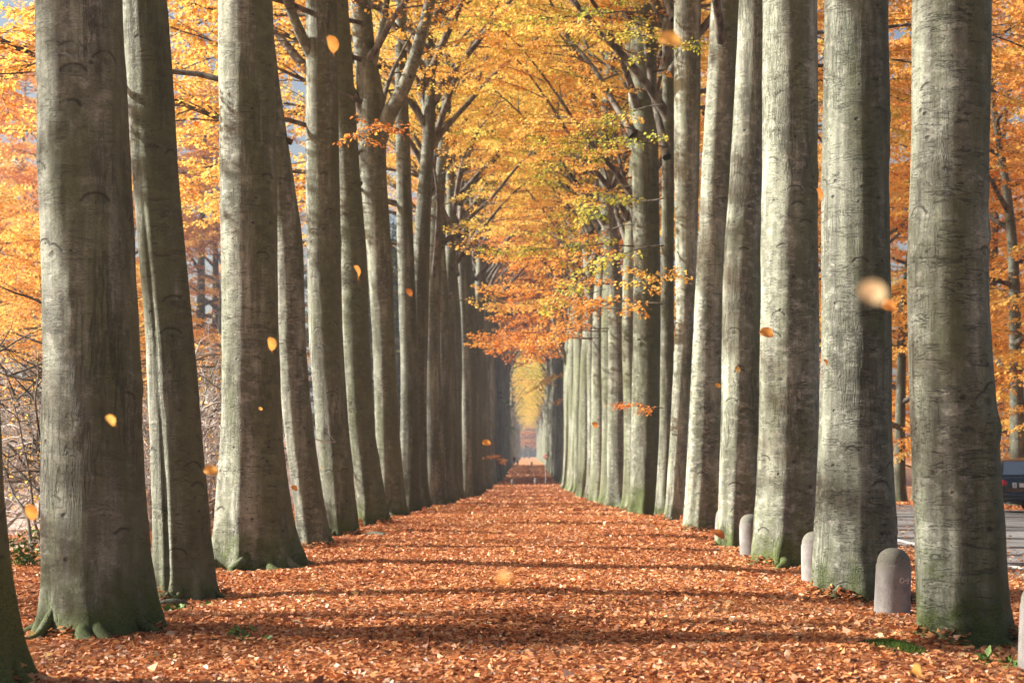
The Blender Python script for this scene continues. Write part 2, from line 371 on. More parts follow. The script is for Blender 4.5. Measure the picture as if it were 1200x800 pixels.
# ---------------------------------------------------------------- trunks
def trunk_mesh(name, ctrl, seed, k=64, top_step=.12, flare=.18, lobes=7, lob_amp=(.25, .75), bumps=10, zmin=-.3, furrow=0.0, fl_h=.32, fur_h=1.3):
    """ctrl: rows of (h, cx, cy, r). One continuous stem with root spurs, flutes, swellings and scars."""
    g = np.random.default_rng(seed)
    ctrl = np.asarray(ctrl, float); htop = ctrl[-1, 0]
    hs = np.concatenate([np.arange(zmin, 1.2, .045), np.arange(1.2, 7, .07 if top_step < .2 else top_step), np.arange(7, htop, max(top_step, .2)), [htop]])
    if top_step >= .2: hs = np.concatenate([np.arange(zmin, 1.2, .08), np.arange(1.2, htop, top_step), [htop]])
    fine = np.linspace(zmin - 2, htop + 2, 1200)
    cc = []
    for c in (1, 2, 3):
        q = np.interp(fine, ctrl[:, 0], ctrl[:, c])
        ker = np.hanning(61); ker /= ker.sum()
        q = np.convolve(np.pad(q, 30, mode='edge'), ker, 'valid')
        cc.append(np.interp(hs, fine, q))
    cx, cy, r = cc
    th = np.arange(k) * 2 * np.pi / k
    H, T = np.meshgrid(hs, th, indexing='ij'); Rr = r[:, None] * np.ones_like(T)
    r0 = float(np.interp(1.0, hs, r)); hp = np.clip(H, 0, None)
    d = 1 + flare * np.exp(-hp / fl_h) + 0 * T
    for c_ in range(lobes):
        t0 = (c_ + g.uniform(-.3, .3)) * 2 * np.pi / lobes
        dt = (T - t0 - .06 * hp + np.pi) % (2 * np.pi) - np.pi
        sg = g.uniform(.13, .25); am = g.uniform(*lob_amp); hh = g.uniform(.16, .42)
        wob = .25 * np.sin(hp * 5 + g.uniform(0, 6))
        d = d + am * np.exp(-((dt + wob * np.exp(-hp) * .4) / sg) ** 2) * np.exp(-hp / hh) * (1 + .5 * np.clip(-H, 0, .3))
        d = d + g.uniform(.05, .13) * np.exp(-(dt / (sg * 1.4)) ** 2) * np.exp(-hp / g.uniform(1.5, 4))
    for kk in (2, 3, 5):
        ph = g.uniform(0, 6.28); a = g.uniform(.012, .032) / (kk ** .4)
        d = d + a * np.cos(kk * T + ph + .12 * H * g.uniform(-1, 1)) * (.6 + .4 * np.sin(H * g.uniform(.3, .9) + ph))
    P = np.stack([np.cos(T) * .9, np.sin(T) * .9, H * .55], -1) + seed * 3.1
    d = d + .05 * fbm(P * 1.6, seed, 4)
    P2 = np.stack([np.cos(T) * 2.2, np.sin(T) * 2.2, H * 4.2], -1) + seed
    d = d + .020 * fbm(P2, seed + 5, 3) * (1 + 3.0 * np.exp(-hp / .4))
    if furrow:
        t0 = -np.pi / 2 - g.uniform(.1, .5)
        dt = T - 2 * np.pi * (T > np.pi) - t0 - .05 * np.sin(H * 1.3)
        d = d + (-furrow * np.exp(-(dt / .11) ** 2) * sstep(H / .3) + furrow * .6 * np.exp(-((dt - .25) / .16) ** 2)) * (.10 + .9 * np.exp(-(hp / fur_h) ** 2)) * (.75 + .35 * np.sin(H * 2.1 + seed))
    for b in range(bumps):
        t0 = g.uniform(-np.pi, 0); h0 = g.uniform(.7, min(htop, 7)); s1 = g.uniform(.05, .11)
        dt = ((T - t0 + np.pi) % (2 * np.pi) - np.pi) * Rr; q = np.sqrt((dt / s1) ** 2 + ((H - h0) / (s1 * g.uniform(.6, .9))) ** 2)
        a = g.uniform(.015, .035)
        d = d + (a * np.exp(-((q - 1) ** 2) * 5) - .7 * a * np.exp(-q * q * 3)) * min(1, .35 / r0) + .3 * a * np.exp(-(q / 2.6) ** 2)
    X = cx[:, None] + Rr * d * np.cos(T); Y = cy[:, None] + Rr * d * np.sin(T)
    V = np.stack([X, Y, H], -1).reshape(-1, 3); n = len(hs)
    i = np.arange(n - 1)[:, None] * k; j = np.arange(k)[None]
    q = np.stack([i + j, i + (j + 1) % k, i + k + (j + 1) % k, i + k + j], -1).reshape(-1, 4)
    V = np.concatenate([V, [[cx[-1], cy[-1], htop]]])
    tri = [(len(V) - 1, (n - 1) * k + a_, (n - 1) * k + (a_ + 1) % k) for a_ in range(k)]
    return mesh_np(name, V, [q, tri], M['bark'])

# ---------------------------------------------------------------- crowns
def norm(v): return v / (np.linalg.norm(v, axis=-1, keepdims=True) + 1e-9)

def grow(g, p, d, L, n, bend, wob):
    """a bending twig: returns n+1 points"""
    P = [np.array(p, float)]; d = norm(np.array(d, float)); s = L / n
    for i in range(n):
        d = norm(d + np.array(bend) / n + g.normal(0, wob, 3)); P.append(P[-1] + d * s)
    return np.array(P)

class Leaves:
    def __init__(s): s.a = []
    def twig(s, p0, p1, up, clump): s.a.append(np.concatenate([p0, p1, up, [clump]]))
    def mesh(s, name, g, per, size, mat, spread=.16):
        A = np.array(s.a); A = np.repeat(A, per, 0); n = len(A)
        p0, p1, up, cl = A[:, :3], A[:, 3:6], A[:, 6:9], A[:, 9]
        d = p1 - p0; L = np.linalg.norm(d, axis=1)[:, None]; d = norm(d)
        side = norm(np.cross(d, up)); sg = np.where(g.random(n) < .5, -1, 1)[:, None]
        tt = g.uniform(.05, 1.08, n)[:, None]
        pos = p0 + d * L * tt + side * sg * g.uniform(.0, spread, n)[:, None] + up * g.normal(0, .035, n)[:, None]
        ax = norm(d * g.uniform(.2, 1., n)[:, None] + side * sg * .9 + g.normal(0, .3, (n, 3)) - np.array([0, 0, .25]))
        nm = norm(up + g.normal(0, .5, (n, 3)))
        wd = norm(np.cross(nm, ax)); nm = np.cross(ax, wd)
        sz = size * g.uniform(.65, 1.25, n)[:, None]
        b = pos; tip = pos + ax * sz - nm * sz * .12; m = pos + ax * sz * .45 + nm * sz * .06
        V = np.stack([b, m + wd * sz * .34, tip, m - wd * sz * .34], 1).reshape(-1, 3)
        Q = np.arange(n * 4).reshape(-1, 4)
        rnd = np.clip(.55 * cl + .45 * g.random(n), 0, 1)
        return mesh_np(name, V, [Q], mat, False, {'rnd': rnd})

def branchlets(g, mb, lv, P, rad, nsub, len2, clump0, droop=.25, n3=7, up_bias=.15, f0=.25, t3=.9, k3=3):
    """flat sprays of side shoots along limb P"""
    n = len(P); ups = np.array([0, 0, 1.])
    for s in range(nsub):
        f = f0 + (1 - f0) * (s + g.uniform(.2, .8)) / nsub
        x = f * (n - 1); i = min(int(x), n - 2); p = P[i] + (P[i + 1] - P[i]) * (x - i)
        d = norm(P[i + 1] - P[i]); side = norm(np.cross(d, ups) + 1e-6) * (1 if s % 2 else -1)
        d2 = norm(d * g.uniform(.5, 1.0) * np.array([1, 1, .55]) + side * g.uniform(.6, 1.1) + ups * g.normal(up_bias, .18))
        L2 = len2 * g.uniform(.6, 1.2) * (1.1 - .45 * f)
        Q = grow(g, p, d2, L2, 5, (0, 0, -droop * g.uniform(.4, 1.4)), .10)
        r2 = max(.008, rad * .33 * (1.05 - .6 * f))
        mb.tube(Q, np.linspace(r2, .004, 6), 4, False)
        cl = np.clip(clump0 + g.normal(0, .22), 0, 1)
        for q in range(n3):
            ff = .15 + .85 * (q + g.random()) / n3; y = ff * 5; a = min(int(y), 4); p3 = Q[a] + (Q[a + 1] - Q[a]) * (y - a)
            dd = norm(Q[a + 1] - Q[a]); sd = norm(np.cross(dd, ups) + 1e-6) * (1 if q % 2 else -1)
            d3 = norm(dd * .8 + sd * g.uniform(.5, 1) + np.array([0, 0, g.normal(.02, .12)]))
            L3 = t3 * g.uniform(.55, 1.2) * (1.15 - .5 * ff); e = p3 + d3 * L3 + np.array([0, 0, -.08 * L3])
            if k3: mb.tube(np.array([p3, (p3 + e) / 2 + g.normal(0, .02, 3), e]), [.006, .0045, .002], k3, False)
            u = norm(np.array([g.normal(0, .16), g.normal(0, .16), 1.]))
            lv.twig(p3, e, u, np.clip(cl + g.normal(0, .08), 0, 1))

def make_variant(seed, H=25., h_lo=8.5, h_hi=20., nl=13, Lmax=7.5, Lmin=3.2, alpha=(24, 48), bend=-.22, per=22, size=.11, nsub=9, n3=8,
                 r_base=.30, wob=.25, side_lo=None, len2=2.6, droop=.35, keep=1.0, t3=.9, single=False, straight=False):
    g = np.random.default_rng(seed)
    hs = np.linspace(0, H, 14)
    amp = wob * sstep((hs - 3) / 12)
    ph = g.uniform(0, 6.28, 4)
    cx = amp * np.sin(hs * .25 + ph[0]) * 1.2 + .03 * np.sin(hs * .9 + ph[1]); cy = amp * np.sin(hs * .22 + ph[2]) * 1.2 + .03 * np.sin(hs * .8 + ph[3])
    cx -= cx[0]; cy -= cy[0]
    rr = r_base * np.interp(hs / H, [0, .06, .3, .55, .8, 1], [1.08, 1, .86, .58, .26, .04])
    stem = np.stack([hs, cx, cy, rr], -1)
    lv = Leaves(); limbs = []
    for i in range(nl):
        f = (i + g.uniform(.2, .8)) / nl; h = h_lo + (h_hi - h_lo) * f
        az = i * 2.399 + g.uniform(-.4, .4) + seed
        al = R(g.uniform(*alpha)) * (1 - .25 * f)
        d = np.array([math.cos(az) * math.sin(al), math.sin(az) * math.sin(al), math.cos(al)])
        p = np.array([np.interp(h, hs, cx), np.interp(h, hs, cy), h])
        L = (Lmax + (Lmin - Lmax) * f) * g.uniform(.85, 1.15)
        rb = min(.85 * float(np.interp(h, hs, rr)), .0135 * L + .010)
        P = grow(g, p, d, L, 9, (d[0] * .35, d[1] * .35, bend), .07)
        mb = MB(); mb.tube(P, rb * np.interp(np.linspace(0, 1, 10), [0, .15, 1], [1.15, .9, .12]), 7, False)
        branchlets(g, mb, lv, P, rb, nsub, len2 * (.6 + .4 * L / Lmax), g.uniform(.25, .75), droop, n3, t3=t3)
        limbs.append(mb)
    # leading shoot
    mb = MB(); P = grow(g, (cx[-3], cy[-3], hs[-3]), (0, 0, 1), H - hs[-3], 6, (0, 0, 0), .08); mb.tube(P, np.linspace(rr[-3] * .8, .01, 7), 6, False)
    branchlets(g, mb, lv, P, .08, nsub, len2 * .8, .6, droop, n3, t3=t3); limbs.append(mb)
    if keep < 1: lv.a = [a for a in lv.a if g.random() < keep]
    out = {'stem': stem, 'crown': lv.mesh('crown', g, per, size, M['leaf'])}
    if single:
        allmb = MB()
        for m_ in limbs:
            allmb.V += m_.V
            allmb.Q += [q + allmb.n for q in m_.Q]; allmb.T += [q + allmb.n for q in m_.T]; allmb.n += m_.n
        out['limbs'] = [allmb.mesh('limb', M['twig'])]
    else:
        out['limbs'] = [m_.mesh('limb', M['twig']) for m_ in limbs]
    return out

AV = [make_variant(11 + s, per=30, size=.092, H=24 + s % 3, h_lo=[8.0, 9.5, 8.8, 10.5, 9.0][s], r_base=.31, wob=.35) for s in range(5)]
BG = [make_variant(41 + s, H=[13., 16., 11.][s], h_lo=2.6, h_hi=[12, 14.5, 10][s], nl=16, Lmax=6.3, Lmin=1.8, alpha=(58, 82), bend=-.28, per=17, size=.13, nsub=8, n3=7,
                   r_base=.2, wob=.5, len2=2.6, droop=.45, single=True) for s in range(3)]
FARV = [make_variant(71 + s, H=24 + s, h_lo=7.5, h_hi=20, nl=10, per=12, size=.17, nsub=7, n3=6, r_base=.32, single=True) for s in range(3)]

def merged_trunk(name, variant, seed, k=40, step=.35):
    return trunk_mesh(name, variant['stem'], seed, k, step, bumps=6)
for i, v in enumerate(AV): v['trunk'] = merged_trunk('trunk', v, 100 + i, 48, .3)
for i, v in enumerate(AV): v['trunk2'] = trunk_mesh('trunk', [(h, -x, y * .6, r * (.8 if i % 2 else 1.1)) for h, x, y, r in v['stem']], 150 + i, 48, .3, bumps=6)
for i, v in enumerate(BG): v['trunk'] = trunk_mesh('trunk', v['stem'], 120 + i, 20, .5, bumps=2)
for i, v in enumerate(FARV): v['trunk'] = trunk_mesh('trunk', v['stem'], 130 + i, 20, .6, bumps=2)

def leafy_branch_mesh(seed, L=2.4, droop=-.5, dirv=(1, 0, .15), nsub=8, len2=.9, size=.085, per=12, n3=4, r=.018):
    g = np.random.default_rng(seed); mb = MB(); lv = Leaves()
    P = grow(g, (0, 0, 0), dirv, L, 8, (0, 0, droop), .08); mb.tube(P, np.linspace(r, .004, 9), 5, False)
    branchlets(g, mb, lv, P, r, nsub, len2, .5, .25, n3, t3=.4, f0=.15)
    return mb.mesh('leafy_branch', M['twig']), lv.mesh('leaves', g, per, size, M['leaf'], .08)

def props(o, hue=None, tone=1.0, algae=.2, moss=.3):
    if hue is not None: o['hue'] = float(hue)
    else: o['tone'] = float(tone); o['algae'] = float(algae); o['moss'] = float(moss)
    return o

def px2x(px, Y): return (px - VX) / F * Y
def py2z(py, Y): return CAM_H + (HY - py) / F * Y

def avenue_tree(label, X, Y, var, hue, side, trunk=None, off=(0, 0), limbs=True, sc=1.0, tone=1.0, algae=.2, moss=.3, group=None, crown=True, rz=None, far=False):
    z = gz(X, Y)
    t = thing('beech_tree', label, 'tree', (X, Y, z), 0, group)
    a = (0 if side < 0 else math.pi) + (rng.uniform(-.5, .5) if rz is None else rz)
    if trunk is None:
        k = 'trunk2' if ('trunk2' in var and rng.random() < .5) else 'trunk'
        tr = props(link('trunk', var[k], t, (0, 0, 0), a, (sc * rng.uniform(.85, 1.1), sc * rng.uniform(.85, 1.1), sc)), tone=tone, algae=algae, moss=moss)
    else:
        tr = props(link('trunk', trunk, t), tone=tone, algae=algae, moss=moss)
    for lm in var['limbs'] if limbs else []:
        link('limb', lm, t, (off[0], off[1], 0), a, sc)
    if crown: props(link('crown', var['crown'], t, (off[0], off[1], 0), a, sc), hue=hue)
    return t

# ---- the near trees: stem edges measured on the photograph as (y, left, right); their depth follows from where they stand
NEAR = [
 # side, Y, base px, [(py, xl, xr)...], label, options
 (-1, 10.4, -46, [(800, -112, 20), (600, -118, 0), (400, -122, -8), (0, -130, -18)], 'mossy trunk foot leaning in at the bottom left corner', dict(algae=.5, moss=1.1, flare=.2, lob=(.3, .8))),
 (-1, 13.7, 120, [(745, 58, 176), (600, 53, 170), (400, 53, 162), (200, 46, 151), (0, 40, 143), (-200, 34, 134)], 'thick grey beech nearest on the left, wrinkled bark, mossy foot', dict(algae=.12, moss=.5, bumps=16)),
 (-1, 17.7, 218, [(695, 186, 250), (600, 180, 243), (400, 172, 226), (200, 155, 208), (100, 148, 203), (0, 143, 195), (-200, 130, 180)], 'ridged beech leaning left, right beside the thick nearest left trunk', dict(algae=.35, moss=.15, furrow=.16, fur_h=3.2, tone=.95)),
 (-1, 22.4, 300, [(660, 258, 346), (600, 254, 338), (500, 259, 329), (400, 260, 326), (200, 257, 325), (0, 255, 320), (-200, 252, 314)], 'beech with spreading roots and a white sunlit left side, third large trunk on the left', dict(algae=.15, moss=.35, lob=(.15, .45), tone=1.12, root=1.35)),
 (-1, 25.9, 362, [(643, 352, 390), (600, 346, 381), (500, 332, 367), (400, 324, 358), (280, 322, 356), (200, 310, 343), (100, 295, 328), (0, 285, 317), (-150, 270, 302)], 'slender brownish beech leaning left out from behind the white-sided trunk', dict(algae=-.1, moss=.1, tone=.92)),
 (-1, 31.0, 398, [(625, 380, 420), (500, 370, 408), (400, 361, 401), (200, 357, 398), (60, 358, 396), (-150, 356, 392)], 'straight grey beech with a root crossing the leaves at its foot', dict(algae=.15, moss=.45)),
 (-1, 36.0, 438, [(613, 422, 456), (500, 408, 438), (400, 401, 433), (300, 398, 430), (200, 393, 422), (0, 380, 408), (-150, 370, 397)], 'smooth greenish beech leaning left behind the straight grey one', dict(algae=.4, moss=.4)),
 (-1, 42.5, 458, [(602, 442, 476), (500, 440, 468), (400, 437, 463), (300, 430, 460), (200, 421, 453), (130, 420, 454), (60, 414, 440), (-50, 408, 430)], 'beech that forks high up into two pale curved stems', dict(algae=.1, moss=.3)),
 (1, 13.3, 1125, [(745, 1076, 1178), (600, 1071, 1175), (500, 1067, 1168), (400, 1064, 1160), (300, 1063, 1157), (200, 1068, 1157), (0, 1070, 1163), (-200, 1072, 1162)], 'furrowed greenish beech nearest on the right, before the road', dict(algae=.3, moss=.5, furrow=.085, bumps=16, lob=(.06, .24))),
 (1, 17.3, 1000, [(697, 958, 1050), (600, 958, 1049), (500, 962, 1046), (400, 964, 1045), (200, 965, 1043), (0, 967, 1042), (-200, 968, 1041)], 'dark shaded beech between the two nearest stone bollards', dict(algae=.3, moss=.15, tone=.85, lob=(.06, .2))),
 (1, 22.6, 918, [(660, 884, 962), (600, 886, 961), (500, 891, 960), (400, 892, 960), (200, 894, 959), (0, 893, 958), (-200, 893, 956)], 'broad pale beech with a green foot behind the second bollard', dict(algae=.08, moss=.45, tone=1.28, bumps=14)),
 (1, 26.9, 865, [(640, 842, 890), (500, 845, 893), (400, 846, 893), (300, 848, 892), (200, 855, 895), (100, 861, 899), (0, 866, 903), (-150, 873, 908)], 'pale beech leaning right with bright moss at its foot', dict(algae=.06, moss=.45, tone=1.28)),
 (1, 33.2, 823, [(620, 802, 844), (500, 808, 845), (400, 812, 847), (300, 817, 850), (200, 822, 856), (100, 828, 862), (0, 833, 867), (-150, 838, 871)], 'pale grey beech leaning right with a knot low on its bark', dict(algae=.05, moss=.2, tone=1.3)),
 (1, 38.5, 790, [(608, 779, 803), (500, 786, 806), (400, 791, 813), (300, 792, 817), (200, 790, 820), (0, 790, 822), (-150, 788, 820)], 'crooked pale beech with small leafy twigs low on its stem', dict(algae=.02, moss=.2, tone=1.35)),
 (1, 42.0, 777, [(603, 768, 790), (500, 773, 790), (300, 775, 790), (100, 776, 790), (-50, 776, 789)], 'thin green-tinged beech tucked behind the crooked pale one', dict(algae=.4, moss=.3)),
 (1, 44.5, 754, [(600, 738, 772), (500, 740, 773), (400, 742, 775), (300, 742, 774), (100, 739, 770), (-50, 738, 768)], 'stout beech with a broad mossy green side and flared foot', dict(algae=.5, moss=.9, lob=(.15, .45))),
]
LEFT_ROW = 'beeches of the left avenue row'; RIGHT_ROW = 'beeches of the right avenue row'
TREES = {}
cnt = {-1: 0, 1: 0}
for i, (side, Y, bpx, prof_, label, op) in enumerate(NEAR):
    X = px2x(bpx, Y); gzz = gz(X, Y)
    pts = []
    for py, xl, xr in sorted(prof_, reverse=True):
        pts.append((py2z(py, Y) - gzz, px2x((xl + xr) / 2, Y) - X, 0.0, (xr - xl) / 2 / F * Y / 1.02))
    pts = sorted(pts)
    var = AV[(i * 3 + 1) % 5]
    h1 = pts[-1][0]; stem = var['stem']; a = (0 if side < 0 else math.pi) + [-.3, .2, .4, -.1, .3][i % 5]
    sx = stem[:, 1] * math.cos(a) - stem[:, 2] * math.sin(a); sy = stem[:, 1] * math.sin(a) + stem[:, 2] * math.cos(a)
    x1 = np.interp(h1, stem[:, 0], sx); y1 = np.interp(h1, stem[:, 0], sy)
    off = (pts[-1][1] - x1, pts[-1][2] - y1)
    r1 = pts[-1][3]
    ctrl = [(-.5, pts[0][1], 0, pts[0][3])] + pts
    rv = np.interp(h1, stem[:, 0], stem[:, 3])
    for (h, _, _, rr_), xx, yy in zip(stem, sx, sy):
        if h > h1 + 1.2: ctrl.append((h, xx + off[0], yy + off[1], min(r1, rr_ * r1 / rv)))
    me = trunk_mesh('trunk', ctrl, 200 + i * 7, 112 if Y < 24 else 72, .12, flare=op.get('flare', .05), lob_amp=op.get('lob', (.12, .40) if side < 0 else (.06, .22)), bumps=op.get('bumps', 10), furrow=op.get('furrow', 0), fur_h=op.get('fur_h', 1.3))
    hue = (.60 if side < 0 else .62) + rng.uniform(-.10, .10)
    cnt[side] += 1
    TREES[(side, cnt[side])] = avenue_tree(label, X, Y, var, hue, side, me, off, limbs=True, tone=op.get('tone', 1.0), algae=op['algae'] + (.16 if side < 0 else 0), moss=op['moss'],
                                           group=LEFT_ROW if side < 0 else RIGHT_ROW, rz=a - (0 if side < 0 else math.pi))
    tr_ = TREES[(side, cnt[side])]; rb = pts[0][3]; g2 = np.random.default_rng(900 + i); nr = 9 if side < 0 else 7; a0 = g2.uniform(0, 6.28)
    for q in range(nr):
        an = a0 + (q + g2.uniform(-.3, .3)) * 6.2832 / nr; ln = g2.uniform(.7, 1.25) * op.get('root', 1.0) * (1.0 if side < 0 else .72); bend = g2.uniform(-.35, .35)
        st_ = np.array([(.55, .60), (.80, .36), (1.0, .16), (1.28, .05), (1.6, .012), (2.0, -.03), (2.4, -.09)]); st_[:, 0] = .55 + (st_[:, 0] - .55) * (.45 + .55 * ln)
        tt = np.linspace(0, 6, 26); rr2 = np.interp(tt, range(7), st_[:, 0]) * rb; zz = np.interp(tt, range(7), st_[:, 1]) * (.55 + .9 * rb)
        for _ in range(4): rr2[1:-1] = (rr2[:-2] + 2 * rr2[1:-1] + rr2[2:]) / 4; zz[1:-1] = (zz[:-2] + 2 * zz[1:-1] + zz[2:]) / 4
        aa = an + bend * (tt / 6) ** 2 + .10 * np.sin(tt * 1.7 + q); P = np.stack([pts[0][1] + rr2 * np.cos(aa), rr2 * np.sin(aa), zz], -1)
        mb = MB(); mb.tube(P, rb * np.interp(tt, [0, 1.5, 3, 6], [.05, .14, .15, .04]) * (1 + .12 * np.sin(tt * 2.3 + q * 2)) * g2.uniform(.75, 1.15), 12)
        V_ = mb.V[0]; V_ += .018 * np.stack([fbm(V_ * 7 + 31 * k_ + q, 40 + q, 3) for k_ in range(3)], -1)
        props(link('root', mb.mesh('root', M['bark']), tr_), tone=op.get('tone', 1.0), algae=op['algae'], moss=op['moss'] + .15)
    tr_['row_place'] = cnt[side]

ORD = ['', 'first', 'second', 'third', 'fourth', 'fifth', 'sixth', 'seventh', 'eighth', 'ninth', 'tenth', 'eleventh', 'twelfth', 'thirteenth', 'fourteenth', 'fifteenth',
       'sixteenth', 'seventeenth', 'eighteenth', 'nineteenth', 'twentieth', 'twenty-first', 'twenty-second', 'twenty-third', 'twenty-fourth', 'twenty-fifth', 'twenty-sixth', 'twenty-seventh', 'twenty-eighth', 'twenty-ninth', 'thirtieth']
def run(side, ys, x0):
    for Y in ys:
        cnt[side] += 1; k = cnt[side]
        X = x0 + rng.uniform(-.14, .14)
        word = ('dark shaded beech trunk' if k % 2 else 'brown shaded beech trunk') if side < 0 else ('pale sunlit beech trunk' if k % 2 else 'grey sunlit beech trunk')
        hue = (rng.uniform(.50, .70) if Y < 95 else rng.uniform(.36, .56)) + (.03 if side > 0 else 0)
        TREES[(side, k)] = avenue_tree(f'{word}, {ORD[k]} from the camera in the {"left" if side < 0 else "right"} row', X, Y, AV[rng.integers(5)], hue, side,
                    sc=rng.uniform(.94, 1.08) + .34 * float(sstep((Y - 62) / 45.)), tone=rng.uniform(.66, .86) if side < 0 else rng.uniform(1.1, 1.35), algae=rng.uniform(-.1, .25) + (.15 if side < 0 else -.05), moss=rng.uniform(.1, .5),  # left row's bark tone is lowered to paint in its shade
                    group=LEFT_ROW if side < 0 else RIGHT_ROW)
run(-1, [47.3, 52, 57, 62.5, 68, 73.5, 79, 85, 91, 97, 103.5, 110, 116.5, 123, 130, 137], -3.5)
run(1, [49.5, 54, 58.8, 64, 69.5, 75, 81, 87, 93.5, 100, 107, 114, 121.5, 129.5, 137], 3.2)
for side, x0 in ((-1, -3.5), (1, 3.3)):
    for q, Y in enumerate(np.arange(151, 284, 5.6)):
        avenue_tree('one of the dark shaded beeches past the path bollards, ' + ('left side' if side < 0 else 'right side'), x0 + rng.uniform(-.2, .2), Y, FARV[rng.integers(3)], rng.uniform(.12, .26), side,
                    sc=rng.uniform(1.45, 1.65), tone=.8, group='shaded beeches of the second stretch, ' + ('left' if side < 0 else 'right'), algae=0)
    for q, Y in enumerate(np.arange(294, 640, 8.0)):
        avenue_tree('one of the tiny far beeches under yellow leaves at the avenue end, ' + ('left side' if side < 0 else 'right side'), x0 + rng.uniform(-.2, .2), Y, FARV[rng.integers(3)], rng.uniform(.64, .80), side,
                    sc=rng.uniform(.95, 1.1), tone=1.05, group='far beeches of the last stretch, ' + ('left' if side < 0 else 'right'), algae=0)

# ---- visible special limbs
def limb_part(tree, P, r, label=None, k=10, sub=0, hue=.5):
    base = np.array(tree.location)
    mb = MB(); P = np.array(P, float) - base
    # smooth the polyline
    tt = np.linspace(0, len(P) - 1, 22); Q = np.stack([np.interp(tt, range(len(P)), P[:, c]) for c in range(3)], -1)
    for _ in range(3): Q[1:-1] = (Q[:-2] + 2 * Q[1:-1] + Q[2:]) / 4
    mb.tube(Q, np.interp(np.linspace(0, 1, 22), np.linspace(0, 1, len(r)), r), k)
    lv = Leaves()
    if sub: branchlets(np.random.default_rng(int(base[1] * 10)), mb, lv, Q, .07, sub, 2.0, .5, .3, 6, f0=.45)
    o = link('limb', mb.mesh('limb', M['bark']), tree); props(o, tone=1.0, algae=.0, moss=-2)
    if label: o['label'] = label
    if sub: props(link('leaves', lv.mesh('leaves', np.random.default_rng(3), 16, .1, M['leaf']), o), hue=hue)
    return o
def pp(px, py, Y): return (px2x(px, Y), Y, py2z(py, Y))
fk = TREES[(-1, 8)]
limb_part(fk, [pp(442, 165, 42.5), pp(458, 128, 42.3), pp(474, 104, 42.0), pp(489, 60, 41.6), pp(505, 0, 41.2), pp(520, -80, 40.6), pp(548, -170, 40)], [.26, .20, .17, .15, .13, .10, .05], 'pale fork curving up and right', sub=7)
limb_part(fk, [pp(432, 120, 42.5), pp(436, 80, 42.4), pp(446, 40, 42.2), pp(454, 0, 42), pp(468, -90, 41.6)], [.14, .10, .085, .075, .05], 'thin pale fork rising straight', sub=6)
l5 = TREES[(-1, 6)]
limb_part(l5, [pp(372, 75, 31), pp(358, 52, 30.8), pp(348, 30, 30.6), pp(336, 0, 30.4), pp(320, -60, 30)], [.13, .10, .09, .08, .06], 'branch stub rising left')
r_last = [t_ for (s_, k_), t_ in TREES.items() if s_ > 0][-1]
Yr = r_last.location[1]
limb_part(r_last, [pp(668, 430, Yr - .4), pp(660, 416, Yr - .8), pp(652, 392, Yr - 1), pp(648, 365, Yr - 1), pp(650, 342, Yr - 1), pp(655, 300, Yr - 1.4), pp(650, 250, Yr - 2)], [.28, .26, .24, .22, .2, .14, .06], 'curved pale limb bending towards the path', sub=8, hue=.48)

# ---- leafy sprays hanging low from stems
SPR = [leafy_branch_mesh(301 + s, L=[2.6, 1.8, 3.2, 1.2][s], droop=[-.5, -.35, -.6, -.2][s], nsub=[9, 7, 11, 5][s], len2=[1.0, .8, 1.1, .45][s]) for s in range(4)] + [leafy_branch_mesh(311 + s, L=[5.2, 4.4][s], droop=-.55, nsub=15, len2=1.9, per=12, n3=7, r=.05, dirv=(1, 0, .35), size=.10) for s in range(2)]
def spray(tree, h, az, v, hue, sc=1.0, rad=.25, label=None):
    b, l = SPR[v]
    o = link('leafy_branch', b, tree, (math.cos(az) * rad, math.sin(az) * rad, h), az, sc)
    if label: o['label'] = label
    props(link('leaves', l, o), hue=hue)
for k, h, az, v, hue, sc in [(6, 2.55, math.pi, 3, .36, .8), (6, 6.2, 3.4, 0, .76, 1.1), (6, 7.3, 2.6, 1, .82, 1.1), (6, 8.4, 3.9, 2, .79, 1.), (6, 5.4, 4.3, 1, .62, 1), (6, 9.4, 3.0, 0, .80, 1.1),
                             (6, 10.4, 4.6, 2, .77, 1.1), (6, 4.9, 2.9, 3, .48, 1.3), (6, 11.4, 3.4, 2, .79, 1.2), (8, 7.0, 3.5, 2, .79, 1.1), (8, 8.6, 2.9, 0, .74, 1.2), (8, 5.6, 3.2, 0, .44, 1.1), (8, 10.0, 4.0, 2, .62, 1.2),
                             (9, 6.6, 3.3, 2, .42, 1.2), (9, 8.4, 2.8, 0, .5, 1.3), (10, 6.4, 3.0, 2, .38, 1.2), (10, 8, 3.7, 2, .46, 1.3), (11, 6.2, 3.3, 2, .36, 1.3), (11, 7.6, 2.7, 0, .44, 1.3),
                             (12, 6.6, 3.2, 2, .34, 1.4), (12, 8.4, 3.5, 2, .5, 1.4), (13, 6.8, 3.1, 2, .4, 1.4), (14, 7.2, 3.3, 2, .42, 1.5), (14, 9, 2.8, 2, .5, 1.5), (16, 10.2, 3.2, 2, .4, 1.4), (18, 11.4, 3.3, 2, .38, 1.4)]:
    spray(TREES[(1, k)], h, az, v, hue, sc)
for k, h, az, v, hue, sc in [(6, 7.2, -.9, 3, .4, 1.0), (11, 8.8, 0, 2, .56, 1.2), (13, 8.2, .3, 2, .6, 1.3), (15, 7.4, -.2, 2, .36, 1.2), (17, 7.8, .1, 2, .3, 1.3), (19, 10.6, 0, 2, .36, 1.3), (20, 2.3, .2, 1, .42, .95), (21, 11.0, 0, 2, .4, 1.3)]:
    spray(TREES[(-1, k)], h, az, v, hue, sc)

